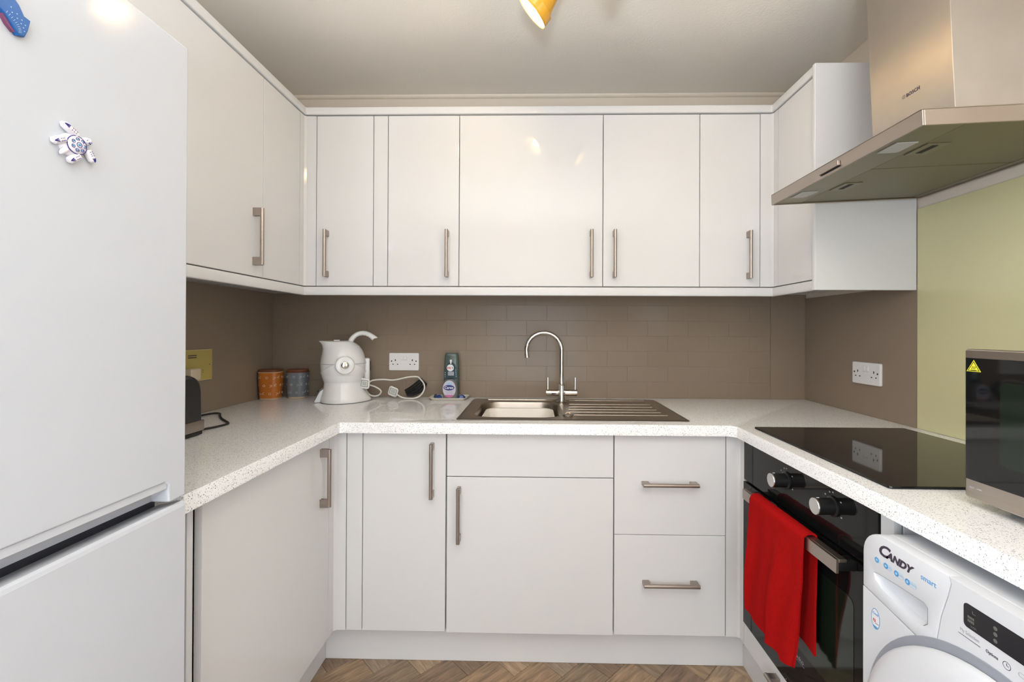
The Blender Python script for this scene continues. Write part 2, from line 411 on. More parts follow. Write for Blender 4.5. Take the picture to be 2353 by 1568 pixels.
# herringbone planks
fl = bpy.data.objects['floor']; PW, PLN = .120, .480
plank_src = []
for i in range(5):
    bm = new(); box(bm, -PLN/2+.0005, PLN/2-.0005, -PW/2+.0005, PW/2-.0005, -.004, 0, .0008, 1)
    o = obj('plank', bm, WOODS[i], None); plank_src.append(o)
used = [False]*5
cand = []
s2 = math.sqrt(.5)
for i in range(-40, 41):
    for j in range(-12, 13):
        for k in (0, 1):
            u, v = i*PW+j*PLN, i*PW-j*PLN
            if k == 0: cu, cv, a = u+PLN/2, v+PW/2, 0
            else: cu, cv, a = u+PW/2, v+PW+PLN/2, PI/2
            X, Y = 1.58-(cu+cv)*s2, -1.945+(cv-cu)*s2
            if .28 < X < 2.3 and -3.1 < Y < -.12: cand.append((Y, X, PI/4-a))
cand.sort(reverse=True)
for (Y, X, a) in cand[:298]:
    i = random.randrange(5)
    if used[i]: o = plank_src[i].copy(); COL.objects.link(o)
    else: o = plank_src[i]; used[i] = True
    o.parent = fl; o.location = (X, Y, 0); o.rotation_euler = (0, 0, a+(PI if random.random() < .5 else 0))

# ------------------------------------------------------------------ wall cabinets
ZB, ZT, YW = 1.424, 2.138, -.337
XL, XR = .337, 2.286           # door planes of the left and right runs
def cab_back(label, x0, x1, doors, extra=(), grp=None):
    c = thing('wall_cabinet', label, 'cabinet', ((x0+x1)/2, -.17, ZB), grp)
    obj('carcass', panels(new(), x0+.001, x1-.001, -.316, -.0075, ZB, ZT), 'white', c)
    for (a0, a1, hx) in doors:
        d = front(c, 'door', '-y', a0, a1, ZB, ZT, YW)
        if hx: handle(d, '-y', (hx, YW, 1.5575))
    for (a0, a1) in extra: front(c, 'filler_panel', '-y', a0, a1, ZB, ZT, YW)
    return c
c = thing('wall_cabinet', 'white gloss wall cabinet on the left wall, above the fridge end, handle beside the corner', 'cabinet', (.17, -.92, ZB))
obj('carcass', panels(new(), .0075, .316, -1.216, -.620, ZB, ZT, open_face='x1'), 'white', c)
d = front(c, 'door', '+x', -1.217, -.619, ZB, ZT, XL); handle(d, '+x', (XL, -.672, 1.5595))
# left corner unit
c = thing('corner_wall_cabinet', 'white gloss corner wall cabinet at the left, above the kettle and canisters', 'cabinet', (.17, -.17, ZB))
bm = new(); panels(bm, .0075, .316, -.617, -.318, ZB, ZT, open_face='x1'); panels(bm, .0075, .6265, -.316, -.0075, ZB, ZT); obj('carcass', bm, 'white', c)
front(c, 'door', '+x', -.619, -.3745, ZB, ZT, XL, label='plain door without handle on the left wall side')
d = front(c, 'door', '-y', .3865, .628, ZB, ZT, YW); handle(d, '-y', (.4355, YW, 1.5575))
bm = new(); slab(bm, [(.3185, .3185), (.3185, .3735), (.337, .3735), (.3375, .345), (.345, .3375), (.3855, .337), (.3855, .3185)], (Vector((1, 0, 0)), Vector((0, -1, 0)), Vector((0, 0, 1))), (0, 0, 0), ZB, ZT)
obj('corner_post', bm, 'gloss', c)
cab_back('narrow white gloss wall cabinet with a filler strip at its left, above the double socket', .628, .989, [(.689, .989, .9415)], [(.628, .689)])
cab_back('widest white gloss wall cabinet, above the sink bowl and tap', .989, 1.588, [(.989, 1.588, 1.539)])
cab_back('white gloss wall cabinet above the sink drainer, handle at its left edge', 1.588, 1.987, [(1.588, 1.987, 1.6345)])
c = thing('corner_wall_cabinet', 'white gloss corner wall cabinet at the right, beside the extractor hood', 'cabinet', (2.45, -.17, ZB))
bm = new(); panels(bm, 2.307, 2.6155, -.615, -.318, ZB, ZT, open_face='x0'); panels(bm, 1.988, 2.6155, -.316, -.0075, ZB, ZT); obj('carcass', bm, 'white', c)
d = front(c, 'door', '-y', 1.987, 2.2345, ZB, ZT, YW); handle(d, '-y', (2.1835, YW, 1.5535))
front(c, 'door', '-x', -.6175, -.3745, ZB, ZT, XR, label='plain door without handle beside the hood')
bm = new(); slab(bm, [(2.3045, .3185), (2.3045, .3735), (2.286, .3735), (2.2855, .345), (2.278, .3375), (2.2355, .337), (2.2355, .3185)], (Vector((1, 0, 0)), Vector((0, -1, 0)), Vector((0, 0, 1))), (0, 0, 0), ZB, ZT)
obj('corner_post', bm, 'gloss', c)
obj('end_panel', box(new(), 2.271, 2.6165, -.6345, -.6185, 1.384, 2.169, .0015), 'white', c, label='flat white end panel under and behind the hood')
# cornice and pelmet
def u_poly(e, d): return [(XL+e, -1.216), (XL+e, YW-e), (XR-e, YW-e), (XR-e, -.618), (XR+d, -.618), (XR+d, YW+d), (XL-d, YW+d), (XL-d, -1.216)]
def u_slab(name, e, d, z0, z1, label):
    bm = new(); slab(bm, u_poly(e, d), '+z', (0, 0, 0), z0, z1)
    ed = [x for x in bm.edges if len(x.link_faces) == 2 and x.calc_face_angle(0) > .9]
    bmesh.ops.bevel(bm, geom=ed, offset=.004, segments=3, profile=.5, affect='EDGES')
    return tag(obj(name, bm, 'gloss'), label, 'moulding')
u_slab('cornice', .008, .016, 2.1415, 2.1735, 'white gloss cornice running round the top of the wall cabinets')
u_slab('light_pelmet', .003, .016, 1.3845, 1.4205, 'white gloss pelmet running round the bottom of the wall cabinets')

# ------------------------------------------------------------------ base cabinets
YB, BZ, BT = -.584, .152, .868
BXL, BXR = .584, 2.039
c = thing('corner_base_cabinet', 'white gloss base cabinet along the left wall, between fridge and corner', 'cabinet', (.3, -.9, .15))
bm = new(); panels(bm, .008, .562, -1.244, -.008, .150, .870, open_face='x1', top=False); obj('carcass', bm, 'white', c)
d = front(c, 'door', '+x', -1.224, -.6265, BZ, BT, BXL); handle(d, '+x', (BXL, -.690, .7365))
obj('end_panel', box(new(), .008, .582, -1.262, -1.2455, .001, .870, .001), 'white', c)
bm = new(); slab(bm, [(.5655, .5655), (.5655, .6255), (.584, .6255), (.5845, .592), (.592, .5845), (.626, .584), (.626, .5655)], (Vector((1, 0, 0)), Vector((0, -1, 0)), Vector((0, 0, 1))), (0, 0, 0), BZ, BT)
obj('corner_post', bm, 'gloss', c)
front(c, 'filler_panel', '-y', .627, .686, BZ, BT, YB)
c = thing('base_cabinet', 'narrow white gloss base cabinet left of the sink cabinet, tall handle at its right', 'cabinet', (.84, -.3, .15))
obj('carcass', panels(new(), .687, .988, -.563, -.008, .150, .870, top=False), 'white', c)
d = front(c, 'door', '-y', .686, .989, BZ, BT, YB); handle(d, '-y', (.941, YB, .7365))
c = thing('sink_base_cabinet', 'wide white gloss base cabinet under the sink with a blank panel above its door', 'cabinet', (1.29, -.3, .15))
obj('carcass', panels(new(), .991, 1.591, -.563, -.008, .150, .870, top=False), 'white', c)
d = front(c, 'door', '-y', .991, 1.5925, BZ-.003, .7095, YB); handle(d, '-y', (1.038, YB, .580))
front(c, 'blank_panel', '-y', .991, 1.5925, .7125, BT, YB)
c = thing('drawer_cabinet', 'white gloss cabinet of two deep drawers at the right, beside the oven', 'cabinet', (1.79, -.3, .15))
obj('carcass', panels(new(), 1.594, 1.990, -.563, -.008, .150, .870, top=False), 'white', c)
d = front(c, 'drawer', '-y', 1.5935, 1.991, .511, BT, YB); handle(d, '-y', (1.7885, YB, .697), vertical=False)
d = front(c, 'drawer', '-y', 1.5935, 1.991, BZ, .509, YB); handle(d, '-y', (1.792, YB, .344), vertical=False)
c = thing('oven_housing', 'white oven housing cabinet with a shallow drawer below the black oven', 'cabinet', (2.33, -.93, .15))
bm = new(); box(bm, 2.062, 2.612, -.618, -.604, .15, .870); box(bm, 2.062, 2.612, -1.258, -1.243, .001, .870); box(bm, 2.062, 2.612, -1.242, -.619, .15, .166)
box(bm, 2.062, 2.612, -1.242, -.619, .212, .226); obj('carcass', bm, 'white', c)
bm = new(); slab(bm, [(2.0575, .5655), (2.0575, .6175), (2.039, .6175), (2.0385, .592), (2.031, .5845), (1.992, .584), (1.992, .5655)], (Vector((1, 0, 0)), Vector((0, -1, 0)), Vector((0, 0, 1))), (0, 0, 0), BZ, BT)
obj('corner_post', bm, 'gloss', c)
d = front(c, 'drawer', '-x', -1.222, -.6195, BZ, .229, BXR); handle(d, '-x', (BXR, -.921, .204), vertical=False)
obj('filler_panel', box(new(), 2.041, 2.058, -1.2575, -1.2235, .03, .870, .0012), 'white', c)
# plinths
tag(obj('plinth', box(new(), .525, 2.0835, -.520, -.505, .0005, .1495, .001), 'plinth'), 'white plinth board along the floor under the sink run', 'plinth')
tag(obj('plinth', box(new(), .509, .5245, -1.244, -.505, .0005, .1495, .001), 'plinth'), 'white plinth board along the floor under the left cabinet', 'plinth')
tag(obj('plinth', box(new(), 2.084, 2.0995, -1.242, -.505, .0005, .1495, .001), 'plinth'), 'white plinth board along the floor under the oven', 'plinth')

# ------------------------------------------------------------------ worktop with sink cut-out
bm = new()
slab(bm, [(.001, -.0005), (RW-.001, -.0005), (RW-.001, -1.93), (2.008, -1.93), (2.008, -.632), (1.991, -.615), (.615, -.615), (.615, -1.312), (.001, -1.312)],
     '+z', (0, 0, 0), .872, .910, bev=.0022, seg=2, holes=[rrect(.372, .40, .06, 4, 1.241, -.335)])
tag(obj('worktop', bm, 'worktop'), 'white speckled U shaped worktop along all three walls', 'worktop')

# ------------------------------------------------------------------ sink
c = thing('sink', 'inset stainless steel sink with one bowl and a ribbed drainer', 'sink', (1.447, -.31, .91))
bm = new(); n = 8
def RR(w, h, r, cx, cy, z): return [(a, b, z) for a, b in rrect(w, h, r, n, cx, cy)]
OX, OY = 1.447, -.3125; BX, BY = 1.2415, -.335
loft(bm, [RR(.858, .496, .02, OX, OY, .9103), RR(.858, .496, .02, OX, OY, .9120), RR(.846, .484, .018, OX, OY, .9150),
          RR(.836, .474, .018, OX, OY, .9142), RR(.836, .474, .018, OX, OY, .9138)], False, False)
t = new(); slab(t, rrect(.836, .474, .018, n, OX, OY), '+z', (0, 0, 0), .9128, .9138, holes=[rrect(.352, .376, .085, n, BX, BY)]); merge(bm, t)
loft(bm, [RR(.356, .380, .087, BX, BY, .9140), RR(.350, .374, .085, BX, BY, .9146), RR(.338, .362, .082, BX, BY, .9115), RR(.330, .354, .08, BX, BY, .90), RR(.322, .346, .08, BX, BY, .80), RR(.30, .324, .08, BX, BY, .772), RR(.24, .264, .07, BX, BY, .766)], False, True)
sk = obj('basin', bm, 'steel2', c)
for y, x0, x1 in ((-.105, 1.47, 1.815), (-.212, 1.462, 1.818), (-.279, 1.455, 1.808), (-.341, 1.45, 1.808), (-.399, 1.447, 1.81), (-.461, 1.46, 1.82)):
    bm = new(); loops = []
    for k in range(9):
        a = PI*k/8; loops.append([(x0, y-.004*math.cos(a), .9138+.0028*math.sin(a)) , (x1, y-.004*math.cos(a), .9138+.0028*math.sin(a))])
    rr = [[bm.verts.new(p) for p in L] for L in loops]
    for a, b in zip(rr, rr[1:]): bm.faces.new((a[0], a[1], b[1], b[0]))
    bm.faces.new([r[0] for r in rr]); bm.faces.new([r[1] for r in rr])
    obj('drainer_rib', bm, 'steel2', c)
# rear ledge bump behind the bowl
bm = new(); tube(bm, [(1.09, -.102, .9138), (1.395, -.102, .9138)], .004, 8); obj('rim_ridge', bm, 'steel2', c)
# washing-up bowl in the sink
bm = new(); loft(bm, [RR(.21, .235, .05, BX, BY-.006, .769), RR(.225, .25, .05, BX, BY-.006, .775), RR(.285, .315, .055, BX, BY-.006, .883), RR(.296, .326, .058, BX, BY-.006, .886), RR(.296, .326, .058, BX, BY-.006, .890), RR(.281, .311, .054, BX, BY-.006, .888), RR(.220, .245, .05, BX, BY-.006, .781), RR(.15, .17, .04, BX, BY-.006, .779)])
tag(obj('washing_up_bowl', bm, 'bowlw'), 'white plastic washing up bowl sitting in the sink', 'bowl')
# plug on the sink deck
c = thing('sink_plug', 'small chrome and cream sink plug lying on the steel rim beside the bowl', 'plug', (1.434, -.478, .9138))
bm = new(); lathe(bm, [(.001, .9140), (.019, .9140), (.021, .917), (.018, .9195), (.009, .921), (.001, .921)], (1.436, -.479, 0), n=20); obj('plug_disc', bm, 'chrome', c)
bm = new(); tube(bm, spline([(1.426, -.479, .9215), (1.43, -.479, .926), (1.438, -.479, .927), (1.444, -.479, .9215)], 4), .0022, 8); obj('pull_ring', bm, 'clay', c)

# ------------------------------------------------------------------ tap
c = thing('mixer_tap', 'chrome swan neck mixer tap with two lever handles behind the sink', 'tap', (1.430, -.155, .914))
tx, ty = 1.430, -.155
bm = new(); lathe(bm, [(.001, .9143), (.022, .9143), (.023, .917), (.0165, .9195), (.0155, .925), (.0155, .99), (.0165, .992), (.0165, .997), (.0125, .999), (.001, .999)], (tx, ty, 0), n=28); obj('tap_body', bm, 'chrome', c)
pts = [(tx, ty, .998), (tx, ty, 1.08), (tx, ty, 1.15)]
for k in range(1, 15):
    a = PI*k/14*1.05; pts.append((tx-.0805+.0805*math.cos(a), ty, 1.15+.0805*math.sin(a)))
pts.append((pts[-1][0]+.002, ty, 1.122))
bm = new(); tube(bm, pts, [.0098]*(len(pts)-2)+[.0104, .0104], 16); sp = obj('spout', bm, 'chrome', c)
bm = new(); e = Vector(pts[-1]); cyl(bm, e+Vector((0, 0, .001)), e-Vector((-.0004, 0, .006)), .0112, n=16); obj('nozzle', bm, 'chrome', sp)
for s in (-1, 1):
    bm = new(); lathe(bm, [(.001, .012), (.011, .012), (.0145, .016), (.0145, .045), (.0138, .0455), (.0138, .0465), (.0145, .047), (.0145, .070), (.0130, .0715), (.001, .0715)], (tx, ty, .957), 'x' if s > 0 else '-x', 24)
    h = obj('tap_handle', bm, 'chrome', c)
    bm = new(); tube(bm, [(tx+s*.062, ty, .969), (tx+s*.062, ty, .975), (tx+s*.0625, ty, 1.026)], [.0042, .0032, .0030], 10); obj('lever', bm, 'chrome', h)

# ------------------------------------------------------------------ hob
c = thing('hob', 'black glass hob set in the right worktop under the hood', 'hob', (2.305, -.944, .91))
bm = new(); slab(bm, rrect(.501, .574, .006, 3, 2.3045, -.944), '+z', (0, 0, 0), .9103, .9160, bev=.0012); obj('glass_top', bm, 'blackglass', c)

# ------------------------------------------------------------------ cooker hood (tilts forward a little)
c = thing('cooker_hood', 'stainless steel chimney extractor hood over the black hob', 'hood', (2.612, -.948, 1.6935), rot=(0, math.radians(-2.7), 0))
def L(name, bm, m, p=c, label=None): return obj(name, bm, m, p, label=label, local=True)
bm = new()
box(bm, -.500, -.4955, -.294, .294, 0, .0335, .0008, 1); box(bm, -.4955, 0, -.294, -.2895, 0, .0335, .0008, 1); box(bm, -.4955, 0, .2895, .294, 0, .0335, .0008, 1)
box(bm, -.0045, 0, -.2895, .2895, 0, .0335); box(bm, -.500, 0, -.294, .294, .0335, .036, .0008, 1)
can = L('canopy', bm, 'steel')
L('light_strip', box(new(), -.4952, -.402, -.289, .289, .0035, .007, .0005, 1), 'hoodunder')
for y0, y1 in ((-.286, -.022), (-.018, .286)):
    f = L('grease_filter', box(new(), -.400, -.03, y0, y1, .004, .010, .001, 1), 'filter')
    m = -.150 if y0 < -.1 else .125
    q = L('filter_catch', box(new(), -.394, -.340, m-.034, m+.034, .0015, .0042, .0005, 1), 'hoodunder', f)
    bm = new(); box(bm, -.376, -.362, m-.026, m+.020, .0008, .0016); L('finger_slot', bm, 'hole', f)
L('rear_rail', box(new(), -.028, -.005, -.286, .286, .003, .010, .001, 1), 'hoodunder')
for m in (-.170, .190):
    L('lamp_lens', box(new(), -.478, -.428, m-.030, m+.030, .0015, .0037, .0008, 1), 'lens')
bm = new(); box(bm, -.5072, -.5002, -.047, .031, .0100, .0240, .001, 1); L('control_slider', bm, 'steel')
bm = new(); box(bm, -.5012, -.5003, -.047, .033, .0075, .0100); L('slider_slot', bm, 'hole')
bm = new(); box(bm, -.276, -.002, -.130, .131, .0362, .7000, .0012, 2); ch = L('chimney', bm, 'chimney')
text('hood_lettering', 'BOSCH', .0125, '-x', (-.2762, .006, .206), 'darktext', ch, local=True, bold=.0004, space=1.08)
bm = new(); lathe(bm, [(.0042, .2761), (.0048, .2764), (.0054, .2761)], (0, .0145, .2108), '-x', 20, False, False)
box(bm, -.2763, -.2761, .0132, .0158, .2088, .2096); box(bm, -.2763, -.2761, .0132, .0158, .2119, .2127); box(bm, -.2763, -.2761, .0128, .0134, .2088, .2127); box(bm, -.2763, -.2761, .0156, .0162, .2088, .2127)
L('hood_emblem', bm, 'darktext', ch)

# ------------------------------------------------------------------ built-in oven
c = thing('built_in_oven', 'black built-in electric oven under the hob with a red towel on its handle', 'oven', (2.3, -.93, .23))
obj('oven_body', box(new(), 2.062, 2.58, -1.215, -.625, .235, .866), 'blackmatte', c)
cp = obj('control_panel', box(new(), 2.038, 2.0605, -1.2215, -.6195, .7265, .866, .0015), 'blackglass2', c)
dr = obj('oven_door', box(new(), 2.036, 2.0605, -1.2215, -.6195, .2315, .7195, .0015), 'blackglass2', c)
bm = new(); slab(bm, rrect(.44, .26, .02, 5, .933, .50), '-x', (2.036, 0, 0), .0002, .0008, bev=.0002); obj('door_window', bm, 'mwwin', dr)
bm = new(); box(bm, 1.985, 1.992, -1.168, -.722, .697, .7285, .0008, 1); box(bm, 1.992, 2.010, -1.168, -.722, .7215, .7285, .0008, 1); hb = obj('oven_handle', bm, 'handle', c)
for y in (-.742, -1.148):
    obj('bracket', box(new(), 1.9925, 2.0357, y-.016, y+.016, .700, .7210, .002), 'black', hb)
for y, z, a in ((-.880, .8095, .4), (-1.079, .8135, .1)):
    bm = new(); lathe(bm, [(.001, .0002), (.0245, .0002), (.0245, .004), (.0200, .006), (.0195, .026), (.0205, .040), (.0205, .044), (.0185, .0455), (.001, .0455)], (2.038, y, z), '-x', 32); k = obj('oven_knob', bm, 'black', c)
    bm = new(); lathe(bm, [(.001, .0458), (.0150, .0458), (.0178, .0462), (.0192, .0462), (.0200, .0440), (.0206, .0440), (.0206, .0420), (.0185, .0420)], (2.038, y, z), '-x', 32, cap1=False); obj('knob_cap', bm, 'knobcap', k)
    bm = new(); box(bm, 2.038-.040, 2.038-.034, y-.001, y+.001, z+.0195, z+.0212); obj('knob_mark', bm, 'socket', k)
    for (dy, dz) in ((-.028, .02), (.028, .02), (0, .034), (-.03, -.016), (.03, -.016), (.012, .031)):
        bm = new(); box(bm, 2.0374, 2.0379, y+dy-.0022, y+dy+.0022, z+dz-.0016, z+dz+.0016); obj('dial_mark', bm, 'greytext', cp)
tx_ = text('oven_lettering', 'beko', .019, '-x', (2.036, -.928, .338), 'greytext', dr, bold=.0002)
obj('lettering_underline', box(new(), 2.0354, 2.0358, -.969, -.928, .3335, .3345), 'greytext', dr)

# ------------------------------------------------------------------ red towel over the oven handle
def towel():
    bm = new(); nu, nv = 46, 64; Lf, Lb = .352, .300
    grid = []
    for i in range(nu+1):
        u = i/nu; y0 = -.786-u*.272; row = []
        fold = .5+.5*math.cos(u*2*PI*1.55+.5)
        ll = Lf+.016*math.sin(u*PI)+(.010 if u > .75 else 0)
        for j in range(nv+1):
            v = j/nv; s = -Lb+v*(Lb+.052+ll)      # arc length: back drop, over the bar, front drop
            if s < 0:
                d = -s; k = min(1, d/.2)
                x = 2.0135+.004*math.sin(u*9+1)*k; z = .7310-d; y = y0-.004-.012*k+.016*k*u
            elif s < .052:
                a = s/.052; ang = PI*(a); x = 1.9975+.0155*math.cos(ang); z = .7312+.0065*math.sin(ang); y = y0
            else:
                d = s-.052; k = min(1, d/.22); k2 = max(0, (d-.12)/.26)
                x = 1.9815-.0045-.012*k*fold-.004*k*math.sin(u*21+d*9)+.003*math.sin(d*14+u*4)*k
                z = .7312-d
                y = y0+k*(.007*math.sin(u*13))+k2*(.045*u*u)
                x -= .006*k2*math.sin(u*PI)
            row.append(bm.verts.new((x, y, z)))
        grid.append(row)
    for i in range(nu):
        for j in range(nv): bm.faces.new((grid[i][j], grid[i+1][j], grid[i+1][j+1], grid[i][j+1]))
    bmesh.ops.recalc_face_normals(bm, faces=bm.faces[:])
    bmesh.ops.solidify(bm, geom=bm.faces[:], thickness=.0045)
    return bm
t = tag(obj('towel', towel(), 'red', ang=80), 'red terry towel hanging over the steel oven handle', 'towel')

# ------------------------------------------------------------------ washing machine
c = thing('washing_machine', 'white front loading washing machine under the right worktop next to the oven', 'washing machine', (2.27, -1.56, 0))
Y0, Y1 = -1.264, -1.860; FX = 1.975
Rr, Uu, Nn = PL['-x']
def yz(pts): return [(-y, z) for y, z in pts]
def wm_outline(e=0):
    out = []
    for (cy, cz, a0) in ((Y0-.052, .848-.052, 0), ):
        pass
    r = .050; pts = []
    for k in range(9):
        a = PI/2*k/8; pts.append((Y1+r-r*math.cos(a)+e, .848-r+r*math.sin(a)-e))        # top near corner
    for k in range(9):
        a = PI/2*k/8; pts.append((Y0-r+r*math.sin(a)-e, .848-r+r*math.cos(a)-e))        # top far corner
    return pts
top = wm_outline()
bm = new(); slab(bm, yz([(Y1, .02)]+top+[(Y0, .02)]), '-x', (2.545, 0, 0), 0, .545, bev=.003); obj('cabinet_body', bm, 'appl', c)
for y in (Y0-.05, Y1+.05):
    for x in (2.06, 2.49): obj('foot', cyl(new(), (x, y, .0006), (x, y, .021), .02, n=16), 'blackmatte', c)
# front: drawer in the top far corner, the rest is the front panel
iD = [p for p in top if p[0] > -1.45]
seam = [(-1.4490, .8478), (-1.4525, .838), (-1.447, .815), (-1.435, .775), (-1.428, .735), (-1.4265, .706)]
g = .0016
drawer_poly = iD+[(Y0, .7285), (-1.330, .7190), (-1.388, .7105), (-1.4265, .7060)][0:]+seam[::-1][1:]
hole = [(-1.291, .768), (-1.300, .7705), (-1.35, .7745), (-1.404, .7765), (-1.410, .772), (-1.410, .745), (-1.402, .737), (-1.385, .735), (-1.345, .739), (-1.310, .748), (-1.296, .757)]
bm = new(); slab(bm, yz(drawer_poly), '-x', (FX+.0245, 0, 0), .0005, .0245, bev=.002, holes=[yz(hole)], side='front')
hc = (sum(p[0] for p in hole)/len(hole), sum(p[1] for p in hole)/len(hole)+.004)
def sc(k, x): return [(x, hc[0]+(y-hc[0])*k, hc[1]+(z-hc[1])*k) for y, z in hole]
loft(bm, [sc(1.0, FX+.0005), sc(.97, FX+.004), sc(.84, FX+.014), sc(.5, FX+.019), sc(.1, FX+.020)], False, True)
dw = obj('detergent_drawer', bm, 'appl', c)
rest = [p for p in top if p[0] <= -1.452]
fp = [(Y1, .02)]+rest+[(-1.4505, .848)]+[(y-g, z-(.0003)) for y, z in seam[:-1]]+[(-1.4265-g, .7060-g), (-1.388, .7105-g), (-1.330, .7190-g), (Y0, .7285-g), (Y0, .02)]
bm = new(); slab(bm, yz(fp), '-x', (FX+.0245, 0, 0), .0005, .0245, bev=.0015, side='front'); fpn = obj('front_panel', bm, 'appl', c)
DC = (-1.533, .492)
bm = new(); lathe(bm, [(.10, 0), (.253, 0), (.2525, .0018), (.10, .0018)], (FX-.0002, -1.530, .5015), '-x', 72, False, False); obj('door_surround', bm, 'doorgrey', c)
bm = new(); lathe(bm, [(.252, .002), (.2545, .006), (.2535, .012), (.248, .018), (.232, .024), (.205, .0285), (.185, .029), (.176, .026), (.172, .018), (.165, .012), (.001, .010)], (FX, -1.537, .487), '-x', 72, True, True); dd = obj('porthole_door', bm, 'appl', c)
bm = new(); lathe(bm, [(.160, .0125), (.158, .018), (.12, .021), (.06, .0225), (.001, .023)], (FX, -1.537, .487), '-x', 48, False, True); obj('porthole_glass', bm, 'doorgrey', dd)
bm = new(); slab(bm, rrect(.178, .0365, .006, 4, 1.5635, .8050), '-x', (FX, 0, 0), 0, .0010, bev=.0003); ds = obj('display', bm, 'display', c)
text('display_lettering', 'WIFI', .0045, '-x', (FX-.0011, -1.486, .7905), 'dimtext', ds)
bm = new()
for q in range(4): box(bm, FX-.0014, FX-.0011, -1.4835-.0026*q, -1.4815-.0026*q, .797, .801); box(bm, FX-.0014, FX-.0011, -1.4835-.0026*q, -1.4815-.0026*q, .8025, .8065)
box(bm, FX-.0014, FX-.0011, -1.4895, -1.4885, .812, .8165); box(bm, FX-.0014, FX-.0011, -1.4935, -1.4895, .812, .813)
obj('display_icon', bm, 'dimtext', ds)
for z in (.7945, .8040, .8125):
    bm = new(); lathe(bm, [(.0014, .0011), (.0028, .0012), (.0030, .0011)], (FX, -1.522, z), '-x', 14, True, False); obj('display_icon', bm, 'dimtext', ds)
text('machine_lettering', 'C', .030, '-x', (FX, -1.302, .8120), 'darktext', dw, bold=.0010, shear=.35, sx=1.15)
text('machine_lettering', 'ANDY', .0185, '-x', (FX, -1.3235, .8125), 'darktext', dw, bold=.0010, shear=.35, sx=1.05)
text('machine_lettering', 'smart', .0135, '-x', (FX, -1.3975, .8150), 'bluetext', dw, sx=.95)
for i, (y, z, w) in enumerate(((-1.300, .7965, .014), (-1.322, .7965, .019), (-1.3465, .7955, .021), (-1.3705, .7940, .024))):
    bm = new(); pl = rrect(w, .0100, .0049, 4, -(y-w/2+.005), z); inn = rrect(w-.0010, .0090, .0044, 4, -(y-w/2+.005), z)
    slab(bm, pl, '-x', (FX, 0, 0), .0001, .0004, holes=[inn]); s_ = obj('feature_badge', bm, 'lightblue', dw)
    bm = new(); lathe(bm, [(.0001, .0005), (.0050, .0005), (.0052, .0001)], (FX, y, z), '-x', 20, True, False); obj('badge_dot', bm, 'bluetext', s_)
    bm = new(); lathe(bm, [(.0001, .00075), (.0022, .00075), (.0023, .0005)], (FX, y, z), '-x', 12, True, False); obj('badge_mark', bm, 'lightblue', s_)
    if i: 
        bm = new(); box(bm, FX-.0006, FX-.0001, y-w+.0045, y-.0062, z-.0004, z+.0004); box(bm, FX-.0006, FX-.0001, y-w+.0065, y-.0062, z+.0014, z+.0021); obj('badge_print', bm, 'lightblue', s_)
def oval(r1, r2, n=36): return [(1.2970+r1*math.cos(2*PI*k/n), .6800+r2*math.sin(2*PI*k/n)) for k in range(n)]
bm = new(); slab(bm, oval(.0105, .0195), '-x', (FX, 0, 0), .0001, .0003); st = obj('round_sticker', bm, 'labelw', fpn)
bm = new(); slab(bm, oval(.0108, .0198), '-x', (FX, 0, 0), .0001, .0005, holes=[oval(.0099, .0186)]); obj('sticker_ring', bm, 'bluetext', st)
bm = new(); slab(bm, [p for p in oval(.0097, .0184) if p[1] < .6680], '-x', (FX, 0, 0), .0001, .0005); obj('sticker_base', bm, 'bluetext', st)
text('sticker_lettering', 'Candy', .0062, '-x', (FX-.0003, -1.2895, .6880), 'bluetext', st, shear=.3, sx=.9)
text('sticker_lettering', '12', .0072, '-x', (FX-.0003, -1.2905, .6740), 'redprint', st, bold=.0003)
text('sticker_lettering', 'years', .0045, '-x', (FX-.0003, -1.2975, .6715), 'greytext', st, sx=.8)
text('panel_lettering', 'My Selection', .0075, '-x', (FX, -1.4680, .7745), 'greytext', fpn, sx=.78)
obj('panel_line', box(new(), FX-.0004, FX-.00005, -1.4995, -1.4655, .7693, .7700), 'darktext', fpn)
text('panel_lettering', 'Options', .0068, '-x', (FX, -1.5075, .7690), 'darktext', fpn, sx=.78)
bm = new(); lathe(bm, [(.0048, .0001), (.0052, .0004), (.0056, .0001)], (FX, -1.5365, .7700), '-x', 24, False, False); box(bm, FX-.0004, FX-.0001, -1.5368, -1.5362, .7700, .7735); box(bm, FX-.0004, FX-.0001, -1.5392, -1.5365, .7697, .7703); obj('clock_icon', bm, 'darktext', fpn)
bm = new(); slab(bm, rrect(.011, .006, .0025, 3, 1.557, .771), '-x', (FX, 0, 0), .0001, .0004, holes=[rrect(.0098, .0048, .002, 3, 1.557, .771)]); obj('key_icon', bm, 'greytext', fpn)

# ------------------------------------------------------------------ microwave
c = thing('microwave', 'stainless steel microwave with black glass door on the right worktop', 'microwave', (2.33, -1.535, .91))
MX, ma, mb, mz0, mz1 = 2.137, -1.3055, -1.765, .925, 1.2085
obj('case', box(new(), MX+.012, 2.52, mb+.003, ma-.003, mz0+.003, mz1-.003, .004), 'mwdark', c)
bm = new(); slab(bm, rrect(-(mb-ma), mz1-mz0, .006, 4, -(ma+mb)/2, (mz0+mz1)/2), '-x', (MX+.0115, 0, 0), 0, .0115, bev=.003, seg=3); fr = obj('front_frame', bm, 'mwsteel', c)
bm = new(); box(bm, MX-.0012, MX-.0001, mb+.10, ma-.003, .9605, 1.1915, .0006, 1); gl = obj('door_glass', bm, 'blackglass', c)
bm = new(); slab(bm, rrect(.22, .15, .012, 4, 1.482, 1.076), '-x', (MX-.0012, 0, 0), .0001, .0004); obj('viewing_window', bm, 'mwwin', gl)
obj('keypad', box(new(), MX-.0012, MX-.0001, mb+.004, mb+.098, .9605, 1.1915, .0006, 1), 'blackglass', c)
